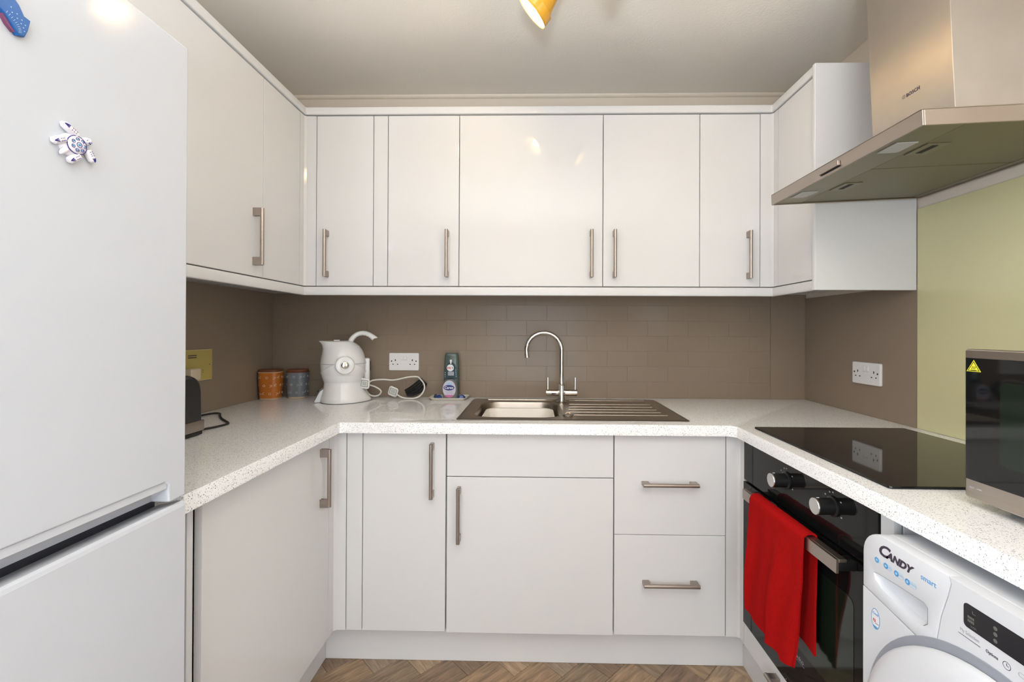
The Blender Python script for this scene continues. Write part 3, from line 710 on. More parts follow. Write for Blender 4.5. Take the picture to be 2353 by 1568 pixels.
tri = [(1.3245, 1.1880), (1.3108, 1.1660), (1.3382, 1.1660)]; cc = (1.3245, 1.1733)
def ts(k): return [(cc[0]+(a-cc[0])*k, cc[1]+(b-cc[1])*k) for a, b in tri]
bm = new(); slab(bm, ts(1), '-x', (MX-.0012, 0, 0), .0001, .0003); sg = obj('hot_surface_sticker', bm, 'yelsign', gl)
bm = new(); slab(bm, ts(.84), '-x', (MX-.0012, 0, 0), .0001, .0005, holes=[ts(.70)]); obj('sticker_border', bm, 'hole', sg)
for k in (-1, 0, 1):
    bm = new(); tube(bm, spline([(MX-.0016, -(1.3245+k*.0028), 1.1705), (MX-.0016, -(1.3235+k*.0028), 1.1722), (MX-.0016, -(1.3255+k*.0028), 1.1742), (MX-.0016, -(1.3245+k*.0028), 1.1760)], 4), .0004, 5); obj('sticker_wave', bm, 'hole', sg)
bm = new(); box(bm, MX-.0017, MX-.0013, -1.3300, -1.3190, 1.1682, 1.1690); obj('sticker_line', bm, 'hole', sg)
bm = new(); slab(bm, rrect(.0245, .0090, .0006, 2, 1.3265, .9440), '-x', (MX, 0, 0), .0001, .0003, holes=[rrect(.0239, .0084, .0005, 2, 1.3265, .9440)]); bl = obj('rating_badge', bm, 'greytext', fr)
text('badge_lettering', '800W', .0046, '-x', (MX, -1.3155, .9445), 'greytext', bl, sx=.8)
obj('badge_print', box(new(), MX-.0004, MX-.0001, -1.3375, -1.3285, .9455, .9472), 'greytext', bl)
for x in (2.19, 2.47):
    for y in (ma-.05, mb+.05): obj('foot', cyl(new(), (x, y, .9104), (x, y, .929), .012, n=14), 'blackmatte', c)

# ------------------------------------------------------------------ fridge freezer
c = thing('fridge_freezer', 'tall white fridge freezer at the left with two animal magnets on its door', 'fridge', (.34, -1.65, 0))
FY0, FY1, FXF = -1.952, -1.352, .650
obj('fridge_body', box(new(), .03, .588, FY0, FY1, .012, 1.758, .006), 'fridge', c)
obj('door_seal', box(new(), .588, .600, FY0+.01, FY1-.01, .04, 1.75), 'fridge_seal', c)
GY0, GY1 = -1.913, -1.389         # grip recess along the bottom of the upper door
bm = new(); slab(bm, [(FY0, .927), (GY0, .927), (GY0, .958), (GY0+.008, .9655), (GY1-.008, .9655), (GY1, .958), (GY1, .927), (FY1, .927), (FY1, 1.770), (FY0, 1.770)], '+x', (FXF, 0, 0), -.0495, 0, bev=.0028, seg=3)
ud = obj('fridge_door', bm, 'fridge', c)
bm = new(); loft(bm, [[(x, y, z) for x, z in ((.6005, .9650), (.6470, .9650), (.6470, .9530), (.627, .9380), (.618, .9285), (.6005, .9270))] for y in (GY0+.0015, GY1-.0015)])
obj('grip_recess', bm, 'fridge', ud)
bm = new(); loft(bm, [[(x, y, z) for x, z in ((.6005, .05), (.648, .05), (.650, .054), (.650, .9080), (.6485, .9140), (.644, .9170), (.636, .9165), (.614, .9110), (.6005, .9085))] for y in (FY0, FY1)])
obj('freezer_door', bm, 'fridge', c)
bm = new(); box(bm, .56, .628, FY1-.075, FY1-.018, 1.7705, 1.780, .003, 2); obj('hinge_cap', bm, 'appl', c)

# magnets on the fridge door
def on_fridge(c, y, z): c.location = (.650, y, z); c.scale = (1.065, 1.065, 1.065)
FXF = .690       # the magnets are modelled flat on this plane, then set on the door
FM = (Vector((0, 1, 0)), Vector((0, 0, 1)), Vector((1, 0, 0)))
c = thing('fridge_magnet', 'white turtle fridge magnet painted with indigo eyes and dots', 'magnet', (FXF, -1.600, 1.484))
TC = Vector((FXF, -1.5985, 1.4845)); AX = math.radians(35)       # head points up and right
def tl(a, b): return TC+Vector((0, math.cos(AX)*a-math.sin(AX)*b, math.sin(AX)*a+math.cos(AX)*b))
def dome(bm, ca, cb, ra, rb, h, rings=6, n=28, base=.0006):
    loops = []
    for i in range(rings+1):
        t = i/rings*PI/2*.97; s, z = math.cos(t), math.sin(t)
        loops.append([tl(ca+ra*s*math.cos(2*PI*k/n), cb+rb*s*math.sin(2*PI*k/n))+Vector((base+h*z, 0, 0)) for k in range(n)])
    loops = [[p-Vector((base-.0002, 0, 0)) for p in loops[0]]]+loops
    return loft(bm, loops)
bm = new(); dome(bm, -.001, 0, .0175, .0155, .0075); obj('turtle_body', bm, 'turtle', c)
bm = new(); dome(bm, .0005, 0, .0130, .0120, .0045, base=.0058); sh = obj('turtle_shell', bm, 'turtle', c)
bm = new()
lp = [tl(.0005+.0128*math.cos(2*PI*k/40), .0118*math.sin(2*PI*k/40))+Vector((.0070, 0, 0)) for k in range(41)]; tube(bm, lp, .00055, 6); obj('shell_ring', bm, 'indigo', sh)
for (a, b, r) in [(.0005, 0, .0033)]+[(.0005+.0078*math.cos(q), .0072*math.sin(q), .0021) for q in [2*PI*i/7+.3 for i in range(7)]]:
    dd_ = math.hypot(a, b); hx = .0058+.0045*math.sqrt(max(0, 1-(dd_/.0130)**2))+.0003
    bm = new(); lp = [tl(a+r*math.cos(2*PI*k/20), b+r*math.sin(2*PI*k/20))+Vector((hx-.0002, 0, 0)) for k in range(21)]; tube(bm, lp, .00038, 5); e = obj('painted_eye', bm, 'indigo', sh)
    bm = new(); lathe(bm, [(r*.42, 0), (r*.42, .0006), (.0001, .0007)], tl(a, b)+Vector((hx-.0002, 0, 0)), 'x', 14, True, True); obj('eye_centre', bm, 'cyan', e)
bm = new(); dome(bm, .0205, .0005, .0060, .0052, .0085, 5, 18); hd = obj('turtle_head', bm, 'turtle', c)
for q in range(9):
    aa, bb = .0205+random.uniform(-.003, .004), random.uniform(-.0035, .0045)
    bm = new(); lathe(bm, [(.0006, 0), (.0005, .0010), (.0001, .0012)], tl(aa, bb)+Vector((.0074, 0, 0)), 'x', 8); obj('paint_dot', bm, 'indigo', hd)
for (a0, b0, a1, b1, nm) in ((.008, .013, -.0005, .0285, 'flipper'), (.013, -.011, .0115, -.0255, 'flipper'), (-.012, .010, -.026, .0115, 'flipper'), (-.006, -.0135, -.0205, -.0150, 'flipper'), (-.0165, -.002, -.0255, -.0045, 'tail')):
    bm = new(); pts = [tl(a0+(a1-a0)*t, b0+(b1-b0)*t)+Vector((.0042, 0, 0)) for t in (-.15, .2, .55, .85, 1.0)]
    tube(bm, pts, [.0046, .0050, .0050, .0046, .0024] if nm == 'flipper' else [.004, .0035, .003, .002, .001], 12); f = obj(nm, bm, 'turtle', c)
    if nm == 'flipper':
        bm = new(); dirv = (pts[4]-pts[0]).normalized(); sd = Vector((1, 0, 0)).cross(dirv)
        for w in (-.0016, 0, .0016):
            tube(bm, [pts[2]+dirv*.001+sd*w*1.1+Vector((.0049, 0, 0)), pts[3]+sd*w*.5+Vector((.0045, 0, 0)), pts[3]+dirv*.0015+Vector((.0038, 0, 0))], .00055, 5)
        obj('paint_stroke', bm, 'indigo', f)
        for t in (.05, .22, .38):
            for w in (-.0015, .0015):
                bm = new(); q = tl(a0+(a1-a0)*t, b0+(b1-b0)*t)+sd*w+Vector((.0088, 0, 0)); lathe(bm, [(.0005, 0), (.0004, .0008), (.0001, .0009)], q, 'x', 7); obj('paint_dot', bm, 'indigo', f)
on_fridge(c, -1.5625, 1.4995)
c = thing('fridge_magnet', 'curved blue fish fridge magnet with pale dots at the top left', 'magnet', (FXF, -1.69, 1.61))
poly = [(-1.6645, 1.5865), (-1.6578, 1.5885), (-1.6545, 1.598), (-1.6518, 1.6120), (-1.6585, 1.6135), (-1.6635, 1.6225), (-1.671, 1.630), (-1.683, 1.6365), (-1.700, 1.6385), (-1.718, 1.633), (-1.732, 1.622), (-1.741, 1.606), (-1.737, 1.5985), (-1.730, 1.604), (-1.718, 1.612), (-1.704, 1.6155), (-1.690, 1.6095), (-1.679, 1.6035), (-1.6725, 1.5965)]
bm = new(); slab(bm, poly, '+x', (FXF, 0, 0), .0002, .0062, bev=.0014, side='front'); obj('fish_body', bm, 'fish', c)
bm = new(); slab(bm, [(-1.6790, 1.6030), (-1.6755, 1.6010), (-1.6715, 1.5940), (-1.6665, 1.5890), (-1.6680, 1.5880), (-1.6745, 1.5930), (-1.6785, 1.5990)], '+x', (FXF, 0, 0), .0002, .0045); obj('fish_belly', bm, 'purple', c)
for i in range(11):
    t = i/10; p = Vector((FXF+.0063, -1.6770+.0125*t+.004*math.sin(PI*t), 1.6045-.0145*t))
    bm = new(); tube(bm, [p, p+Vector((0, .0014+.0016*t, .0030-.0014*t))], .00022, 5); obj('paint_stroke', bm, 'lightblue', c)
    for q in (1, 2):
        if (i+q) % 2: continue
        d_ = p+Vector((0, (.0014+.0016*t)*(.8+1.25*q), (.0030-.0014*t)*(.8+1.25*q)))
        if d_.y > -1.657 or d_.z < 1.5895: continue
        bm = new(); lathe(bm, [(.0007, 0), (.0006, .0003), (.0001, .0004)], d_, 'x', 8); obj('paint_dot', bm, 'lightblue', c)
for y, z in ((-1.684, 1.628), (-1.696, 1.630), (-1.708, 1.627), (-1.690, 1.620), (-1.702, 1.622), (-1.716, 1.620), (-1.726, 1.614)):
    bm = new(); lathe(bm, [(.0008, 0), (.0007, .0003), (.0001, .0004)], (FXF+.0061, y, z), 'x', 8); obj('paint_dot', bm, 'lightblue', c)
on_fridge(c, -1.6586, 1.634)

# ------------------------------------------------------------------ sockets and cooker switch
def socket(face, o, label, cat='socket', w=.147, h=.086):
    R_, U, N = PL[face]; c = thing('double_socket', label, cat, o); o = Vector(o)
    bm = new(); slab(bm, rrect(w, h, .005, 4), face, o, .0004, .0085, bev=.0025, seg=2, side='front'); f = obj('faceplate', bm, 'socket', c)
    for s in (-1, 1):
        k = s*.0085
        bm = new(); slab(bm, rrect(.0125, .0190, .0012, 2, k, .0190), face, o, .0086, .0112, bev=.0008); obj('rocker_switch', bm, 'socket', c)
        bm = new(); slab(bm, rrect(.0140, .0008, .0002, 1, k, .0085), face, o, .0086, .0092); obj('switch_shadow_gap', bm, 'greytext', c)
        x = s*.042
        for (a, b, ww, hh) in ((x, .0075, .0045, .0090), (x-.0112, -.0125, .0065, .0042), (x+.0112, -.0125, .0065, .0042)):
            bm = new(); slab(bm, rrect(ww, hh, .0006, 1, a, b), face, o, .0086, .0089); obj('pin_hole', bm, 'hole', c)
        bm = new(); slab(bm, [(s*.0605+.0034*math.cos(2*PI*k/14), .003+.0034*math.sin(2*PI*k/14)) for k in range(14)], face, o, .0086, .0091); obj('screw', bm, 'hole', c)
    return c
socket('-y', (.6640, -.0068, 1.0835), 'white double socket on the tiled back wall, between kettle and soap bottles')
socket('-x', (RW-.006, -.4115, 1.0765), 'white double socket on the taupe right wall, above the hob')
c = thing('cooker_switch', 'yellowed cooker control plate on the left wall beside the fridge', 'switch', (.006, -.500, 1.10))
bm = new(); slab(bm, rrect(.147, .121, .003, 3, -.5005, 1.1005), '+x', (.006, 0, 0), .0004, .0080, bev=.002, side='front'); obj('switch_plate', bm, 'switchedge', c)
bm = new(); slab(bm, rrect(.141, .115, .002, 3, -.5005, 1.1005), '+x', (.006, 0, 0), .0080, .0086); obj('switch_face', bm, 'switchy', c)
for z in (1.139, 1.131):
    obj('printed_line', box(new(), .0147, .0150, -.552, -.510, z-.0018, z+.0018), 'darktext', c)
for (y, z, r) in ((-.442, 1.100, .0022), (-.4775, 1.0795, .0018), (-.4775, 1.0715, .0018)):
    bm = new(); lathe(bm, [(.0001, .0087), (r, .0087), (r, .0091), (.0001, .0092)], (.006, y, z), 'x', 12); obj('screw', bm, 'darktext', c)
c = thing('mains_plug', 'cream plug pushed into the yellowed plate above the toaster', 'plug', (.016, -.553, 1.068))
bm = new(); box(bm, .0152, .050, -.578, -.530, 1.048, 1.092, .006, 3); obj('plug_body', bm, 'bread', c)
bm = new(); tube(bm, spline([(.036, -.553, 1.050), (.036, -.556, 1.02), (.030, -.575, .96), (.028, -.60, .9145), (.028, -.66, .9140)], 6), .0033, 8); obj('flex', bm, 'bread', c)

# ------------------------------------------------------------------ toaster
c = thing('toaster', 'black toaster with a steel band on the left worktop behind the fridge', 'toaster', (.19, -.96, .91))
def tprof(sx0, sx1, z0, z1, r, y0, y1):
    return z0
bm = new(); loops = []
for x, e in ((.098, .010), (.104, .003), (.115, 0), (.255, 0), (.266, .003), (.271, .010)):
    pts = []; r = .045; ya, yb, z0, z1 = -1.105+e, -.812-e, .956, 1.099-e
    for k in range(9): a = PI/2*k/8; pts.append((x, yb-r+r*math.cos(a)-.004*math.sin(a), z1-r+r*math.sin(a)))
    for k in range(9): a = PI/2*k/8; pts.append((x, ya+r-r*math.sin(a), z1-r+r*math.cos(a)))
    pts += [(x, ya, z0), (x, yb+.003, z0)]; loops.append(pts)
loft(bm, loops); obj('toaster_body', bm, 'black', c)
obj('steel_band', box(new(), .0965, .2735, -1.107, -.8075, .9245, .9575, .003), 'handle', c)
obj('toaster_base', box(new(), .103, .270, -1.102, -.8115, .9125, .9250, .002), 'blackmatte', c)
for x in (.125, .25):
    for y in (-1.08, -.835): obj('foot', cyl(new(), (x, y, .9103), (x, y, .913), .008, n=12), 'blackmatte', c)
for x in (.155, .21): obj('bread_slot', box(new(), x-.014, x+.014, -1.06, -.86, 1.0985, 1.0995), 'hole', c)
bm = new(); tube(bm, spline([(.09, -.808, .935), (.060, -.72, .916), (.052, -.62, .9145), (.052, -.531, .9143), (.066, -.492, .9143), (.092, -.492, .9143), (.125, -.535, .9143), (.172, -.590, .9143), (.225, -.640, .9143), (.250, -.668, .9143), (.252, -.700, .9143), (.240, -.742, .9143), (.218, -.785, .916), (.20, -.808, .93)], 8), .0036, 8)
obj('power_cord', bm, 'blackmatte', c)

# ------------------------------------------------------------------ canisters
def canister(label, x, y, rt, rb, h, body, pr, rot, seed):
    c = thing('storage_canister', label, 'canister', (x, y, .91), 'patterned storage canisters', rot=(0, 0, rot)); rnd = random.Random(seed)
    N_ = 48
    def ring(r, z): 
        out = []
        for k in range(N_):
            a = 2*PI*k/N_; s = 1/((abs(math.cos(a))**3.0+abs(math.sin(a))**3.0)**(1/3.0)); out.append((r*s*math.cos(a), r*s*math.sin(a), z))
        return out
    bm = new(); loft(bm, [ring(rb-.003, .0004), ring(rb-.001, .0012), ring(rb, .009)], True, True); obj('bare_foot', bm, 'clay', c, local=True)
    bm = new(); loft(bm, [ring(rb, .0091), ring(rb+(rt-rb)*.3, h*.25), ring(rb+(rt-rb)*.75, h*.6), ring(rt-.0005, h-.006), ring(rt, h-.002), ring(rt-.002, h)], True, True); b = obj('canister_body', bm, body, c, local=True)
    bm = new(); loft(bm, [ring(rt+.0004, h-.0030), ring(rt+.0012, h-.0010), ring(rt+.0004, h+.0008), ring(rt-.002, h+.0009)], False, True); obj('rim', bm, 'clay' if body == 'orange' else 'lidwood', c, local=True)
    bm = new(); loft(bm, [ring(rt-.003, h+.0011), ring(rt-.002, h+.003), ring(rt-.002, h+.009), ring(rt-.004, h+.011)], True, True); obj('lid', bm, 'lidwood', c, local=True)
    def P(a, z, lift=.0006):
        rr = rb+(rt-rb)*min(1, (z/h)**.8); s = 1/((abs(math.cos(a))**3.0+abs(math.sin(a))**3.0)**(1/3.0)); rr = rr*s+lift
        return Vector((rr*math.cos(a), rr*math.sin(a), z))
    for row, z in enumerate((.105, .068, .030)):
        for k in range(8):
            a0 = 2*PI*(k+.5*(row % 2))/8+.13*row
            kind = (k+row) % 2
            bm = new()
            if kind == 0:
                tube(bm, [P(a0+.095*math.cos(2*PI*q/12), z+.0044*math.sin(2*PI*q/12)) for q in range(13)], .0012, 5)
                obj('painted_ring', bm, pr, b, local=True)
            else:
                for s in (-1, 1):
                    for m_ in (-1, 1): tube(bm, [P(a0+s*.06, z+.0006*m_), P(a0+s*.27, z+m_*.0050+.0025*s)], .0012, 5)
                obj('painted_sprig', bm, pr, b, local=True)
    return c
canister('orange patterned storage canister with a wooden lid in the left corner', .0600, -.1080, .0490, .0430, .130, 'orange', 'print', .18, 1)
canister('grey patterned storage canister with a wooden lid beside the orange one', .1640, -.0620, .0460, .0400, .127, 'greyg', 'print2', .1, 2)
bm = new(); lathe(bm, [(.001, .9104), (.026, .9104), (.028, .914), (.031, .944), (.0295, .9455), (.028, .943), (.025, .918), (.001, .917)], (.2900, -.0560, 0), n=28)
tag(obj('small_pot', bm, 'potgreen'), 'small dark green pot half hidden behind the kettle', 'pot')

# ------------------------------------------------------------------ kettle on its tilting cradle
KA = math.radians(27); KC = Vector((.4210, -.1450, .910))
c = thing('kettle', 'white jug kettle on a white tilting cradle with chrome centre button', 'kettle', KC, rot=(0, 0, KA))
def K(name, bm, m, p=c, ang=40): return obj(name, bm, m, p, ang, local=True)
N_ = 56; bm = new(); loops = []
zs = [0, .004, .02, .04, .065, .09, .11, .125, .14, .155, .17]
def cradle_r(z): 
    pts = [(0, .1030), (.004, .1050), (.02, .1000), (.04, .0925), (.065, .0842), (.085, .0818), (.10, .0838), (.12, .0925), (.14, .1010), (.155, .1050), (.185, .1085)]
    for (a, ra), (b, rb_) in zip(pts, pts[1:]):
        if a <= z <= b+1e-9: return ra+(rb_-ra)*(z-a)/(b-a)
    return pts[-1][1]
def top_z(a): 
    s = abs(math.sin(a)); return .136+.046*max(0, (s-.30)/.70)**1.5
for z in zs:
    Lp = []
    for k in range(N_):
        a = 2*PI*k/N_; zz = z*top_z(a)/.17 if z > .06 else z
        if z > .06: zz = .06+(top_z(a)-.06)*(z-.06)/.11
        r = cradle_r(zz); w_ = max(0, 1-zz/.07); fx = 1+.20*w_*max(0, math.cos(a))**2-.07*w_*max(0, -math.cos(a))**2
        Lp.append((r*math.cos(a)*fx, r*math.sin(a), .0015+zz))
    loops.append(Lp)
outer_top = loops[-1]
loops.append([(x*.985, y*.985, z+.0012) for x, y, z in outer_top]); loops.append([(x*.945, y*.945, z+.0002) for x, y, z in outer_top]); loops.append([(x*.93, y*.93, z-.008) for x, y, z in outer_top])
loft(bm, loops, True, False); K('tilting_cradle', bm, 'kettlew', ang=60)
bm = new(); 
for r0, z0 in ((.096, .0004), (.1045, .0004), (.1045, .0016), (.096, .0016)):
    Lr = []
    for k in range(48):
        a = 2*PI*k/48; q = math.cos(a); fx = 1+.20*max(0, q)**2-.07*max(0, -q)**2; Lr.append((r0*q*fx, r0*math.sin(a), z0))
    loops.append(Lr)
loft(bm, loops[-4:], False, False); K('cradle_rubber_rim', bm, 'blackmatte')
bm = new(); loft(bm, [[(-.075, y, .002), (-.118, y, .002), (-.120, y, .007), (-.098, y, .050), (-.085, y, .060)] for y in (-.035+.02, .035+.02)]); K('tipping_foot', bm, 'appl')
# jug
prof = [(.058, .052, .052, .058), (.075, .072, .072, .072), (.095, .085, .085, .085), (.12, .0925, .0925, .0925), (.145, .0965, .0965, .0965), (.172, .0980, .0980, .0980),
        (.178, .0980, .0980, .0980), (.20, .0950, .0955, .0955), (.22, .0900, .0910, .0900), (.24, .0800, .0880, .0820), (.255, .0690, .0900, .0710), (.266, .0560, .0960, .0620), (.2735, .0420, .1060, .0560)]
bm = new(); loops = []
for (z, rr, rl, ry) in prof:
    Lp = []; s = max(0, (z-.215)/.06)
    for k in range(N_):
        a = 2*PI*k/N_; ca, sa = math.cos(a), math.sin(a)
        if ca >= 0: x, y = rr*ca, ry*sa
        else:
            q = -ca; x = -rl*q; y = ry*sa*(1-.45*s*q*q)
            if s: x = -(rl*q*(1-s*.0))
        Lp.append((x, y, z+(.004*s*max(0, -ca)**3)))
    loops.append(Lp)
loft(bm, loops, True, False); jug = K('jug', bm, 'kettlew', ang=60)
bm = new(); Lt = loops[-1]; loft(bm, [[(x*.99, y*.99, z-.0005) for x, y, z in Lt], [(x*.93, y*.93, z+.0020) for x, y, z in Lt], [(x*.5+.0, y*.5, .2790) for x, y, z in Lt]], False, True); K('lid', bm, 'kettlew')
K('lid_button', box(new(), -.042, -.016, -.010, .010, .2785, .2830, .002), 'kettlew')
bm = new(); tube(bm, [(.0984*math.cos(2*PI*k/64), .0984*math.sin(2*PI*k/64), .1752) for k in range(65)], .0011, 6); K('seam_line', bm, 'greytext')
for s in (-1, 1):
    bm = new(); loops = []
    for (r, h) in ((.001, .1120), (.028, .1115), (.037, .1095), (.041, .103)): loops.append([(r*math.cos(2*PI*k/32), s*h, .172+r*math.sin(2*PI*k/32)) for k in range(32)])
    loft(bm, loops, True, False); pv = K('pivot_boss', bm, 'kettlew')
    bm = new(); loops = []
    for (r, h) in ((.0205, .1115), (.0205, .1145), (.0185, .1157), (.0160, .1145)): loops.append([(r*math.cos(2*PI*k/28), s*h, .172+r*math.sin(2*PI*k/28)) for k in range(28)])
    loft(bm, loops, False, False); K('button_ring', bm, 'kettlew', pv)
    bm = new(); loops = []
    for (r, h) in ((.0162, .1140), (.0150, .1151), (.0090, .1163), (.001, .1167)): loops.append([(r*math.cos(2*PI*k/28), s*h, .172+r*math.sin(2*PI*k/28)) for k in range(28)])
    loft(bm, loops, True, True); K('chrome_button', bm, 'chrome', pv)
# curved handle with finger grips
hp = spline([(.030, 0, .262), (.034, 0, .282), (.048, 0, .300), (.068, 0, .3115), (.090, 0, .3135), (.110, 0, .3075), (.126, 0, .297), (.136, 0, .2890)], 6)
bm = new(); loops = []
for i, p in enumerate(hp):
    t = (hp[min(i+1, len(hp)-1)]-hp[max(i-1, 0)]).normalized(); nn = Vector((t.z, 0, -t.x)); k = i/(len(hp)-1)
    r = .0125-.002*math.sin(PI*k)+.0018*k; Lq = []
    for q in range(14):
        a = 2*PI*q/14; d = math.cos(a)*r*1.0; w = math.sin(a)*r*.95
        if math.cos(a) > .3 and .3 < k < .85: d -= .0014*(.5+.5*math.cos(k*60))
        off = t*(.012*math.cos(a)*-1 if i == len(hp)-1 else 0)
        Lq.append(p+nn*d+Vector((0, w, 0))+off)
    loops.append(Lq)
loft(bm, loops); K('jug_handle', bm, 'kettlew', ang=60)
# connector housing at the back right, and cord
K('connector_housing', (lambda b: (box(b, .090, .117, -.004, .040, .088, .196, .008, 3), b)[1])(new()), 'kettlew')
K('housing_switch', box(new(), .1172, .1225, .010, .030, .135, .180, .002), 'blackmatte')
Mi = (Matrix.Translation(KC) @ Matrix.Rotation(KA, 4, 'Z')).inverted()
def wl(p): return Mi @ Vector(p)
def plug3(name, p, right, up, out, par):
    R_, U, N = (Vector(right).normalized(), Vector(up).normalized(), Vector(out).normalized()); bm = new()
    o = Vector(p)
    def ring(pl, t): return [o+R_*a+U*b+N*t for a, b in pl]
    loft(bm, [ring(rrect(.030, .034, .010, 5), -.020), ring(rrect(.044, .046, .012, 5), -.010), ring(rrect(.048, .050, .012, 5), .002), ring(rrect(.046, .048, .012, 5), .006), ring(rrect(.040, .042, .010, 5), .008)])
    b = K(name, bm, 'plugw', par)
    bm = new(); fr_ = (R_, U, N)
    slab(bm, rrect(.034, .030, .002, 2), fr_, o, .0081, .0087, holes=[rrect(.029, .025, .001, 2)]); K('plug_label_frame', bm, 'greypin', b)
    for q in (-.006, 0, .006):
        bm = new(); slab(bm, rrect(.022, .0022, .0004, 1, 0, q), fr_, o, .0081, .0088); K('plug_print', bm, 'greypin', b)
    return b
rotv = lambda v: (Matrix.Rotation(-KA, 3, 'Z') @ Vector(v))
plug3('plug', wl((.522, -.145, .9915)), rotv((.96, -.1, -.08)), rotv((.08, -.05, 1)), rotv((.15, -1, .05)), c)
plug3('plug', wl((.631, -.075, .944)), rotv((.92, 0, -.38)), rotv((.36, -.25, .9)), rotv((.25, -.93, .28)), c)
cord = [(.530, -.115, .992), (.540, -.09, 1.000), (.577, -.062, 1.001), (.629, -.055, .998), (.693, -.045, 1.011), (.735, -.040, 1.013), (.752, -.042, 1.003), (.776, -.062, .980), (.780, -.075, .955), (.764, -.085, .928), (.735, -.09, .9155), (.700, -.09, .9155), (.672, -.085, .921), (.650, -.078, .932)]
bm = new(); tube(bm, [wl(p) for p in spline(cord, 8)], .0036, 8); K('power_cord', bm, 'cordw')
loop = [(.520, -.120, .984), (.545, -.085, .970), (.569, -.068, .948), (.562, -.064, .929), (.540, -.066, .9215), (.517, -.075, .930), (.508, -.095, .955), (.512, -.118, .975)]
bm = new(); tube(bm, [wl(p) for p in spline(loop, 8)], .0036, 8); K('power_cord', bm, 'cordw')
# black ribbed wrap round the cord
c = thing('cable_wrap', 'black ribbed curved wrap holding the white kettle cord against the back wall', 'cable wrap', (.715, -.05, .91))
base = [(.752, 1.0065), (.728, .986), (.705, .965), (.672, .948)]; low = [(.781, .978), (.772, .945), (.746, .917), (.690, .9150)]
def bez(P, t): 
    a, b, cc_, d = [Vector((p[0], p[1])) for p in P]; return a*(1-t)**3+b*3*t*(1-t)**2+cc_*3*t*t*(1-t)+d*t**3
bm = new(); nu, nv = 14, 24; G1 = []
for i in range(nu+1):
    row = []
    for j in range(nv+1):
        u, v = i/nu, j/nv; p = bez(base, u)*(1-v)+bez(low, u)*v
        row.append((p.x, -.0255-.010*math.sin(PI*v)-.0035*abs(math.sin(v*PI*4)), max(p.y, .9112)))
    G1.append(row)
vf = [[bm.verts.new(p) for p in r] for r in G1]; vb = [[bm.verts.new((p[0], -.0205, p[2])) for p in r] for r in G1]
for i in range(nu):
    for j in range(nv):
        bm.faces.new((vf[i][j], vf[i+1][j], vf[i+1][j+1], vf[i][j+1])); bm.faces.new((vb[i][j+1], vb[i+1][j+1], vb[i+1][j], vb[i][j]))
for i in range(nu):
    bm.faces.new((vf[i+1][0], vf[i][0], vb[i][0], vb[i+1][0])); bm.faces.new((vf[i][nv], vf[i+1][nv], vb[i+1][nv], vb[i][nv]))
for j in range(nv):
    bm.faces.new((vf[0][j], vf[0][j+1], vb[0][j+1], vb[0][j])); bm.faces.new((vf[nu][j+1], vf[nu][j], vb[nu][j], vb[nu][j+1]))
obj('ribbed_sleeve', bm, 'black', c)
bm = new(); tube(bm, [(.764, -.042, .972), (.772, -.043, .985)], .0012, 6); obj('pale_tab', bm, 'labelgrey', c)

# ------------------------------------------------------------------ soap tray and bottles
c = thing('soap_tray', 'small cream tray behind the sink holding two soap bottles', 'tray', (.899, -.065, .91))
bm = new(); loft(bm, [RR(.146, .088, .012, .899, -.0645, .9103), RR(.150, .092, .014, .899, -.0645, .9110), RR(.180, .112, .018, .899, -.0645, .9215), RR(.183, .114, .018, .899, -.0645, .9225), RR(.178, .110, .017, .899, -.0645, .9228), RR(.146, .088, .013, .899, -.0645, .9130), RR(.10, .05, .01, .899, -.0645, .9128)])
obj('dish', bm, 'tray', c)
c = thing('washing_up_liquid', 'tall teal washing up liquid bottle standing at the back of the soap tray', 'bottle', (.906, -.0420, .913))
bx, by = .9060, -.0420
bm = new(); loft(bm, [[(bx+a, by+b, z) for a, b in rrect(w, d, min(w, d)*.42, 6)] for (z, w, d) in ((.9132, .066, .040), (.918, .074, .044), (.98, .074, .044), (1.05, .074, .044), (1.09, .071, .042), (1.115, .066, .038), (1.1265, .060, .034), (1.130, .052, .028))])
obj('bottle_body', bm, 'bottle', c)
def fl_(bm, pl, t): slab(bm, pl, '-y', (bx, by-.0222, 0), 0, t)
bm = new(); fl_(bm, [(-.030, 1.005), (.030, 1.005), (.031, 1.04), (.020, 1.075), (.004, 1.088), (-.012, 1.083), (-.026, 1.06)], .0008); lb = obj('front_label', bm, 'fairylabel', c)
bm = new(); fl_(bm, [(-.003+.0170*math.cos(2*PI*k/24), 1.059+.0165*math.sin(2*PI*k/24)) for k in range(24)], .0012); ob_ = obj('label_oval', bm, 'labelw', lb)
text('label_lettering', 'FAI', .0125, '-y', (bx-.0175, by-.0236, 1.0545), 'redprint', ob_, bold=.0005)
text('label_lettering', 'R', .0125, '-y', (bx+.0050, by-.0236, 1.0545), 'fairylabel', ob_)
bm = new(); fl_(bm, rrect(.029, .019, .001, 2, 0, 1.0315), .0012); obj('label_patch', bm, 'labelgrey', lb)
bm = new(); fl_(bm, [(-.006, 1.098), (.005, 1.098), (.002, 1.078), (-.003, 1.078)], .0012); obj('label_drop', bm, 'labelw', lb)
for q in range(5):
    bm = new(); fl_(bm, rrect(.0035, .0045, .001, 1, .0255-.0006*q, 1.018+.0085*q), .0012); obj('label_sparkle', bm, 'lightblue', lb)
for q in range(3):
    bm = new(); fl_(bm, rrect(.0028, .0035, .001, 1, -.0275, 1.016+.010*q), .0012); obj('label_sparkle', bm, 'labelw', lb)
c = thing('hand_wash', 'short clear hand wash bottle with lilac oval label in front on the soap tray', 'bottle', (.906, -.0870, .913))
bx, by = .9060, -.0868
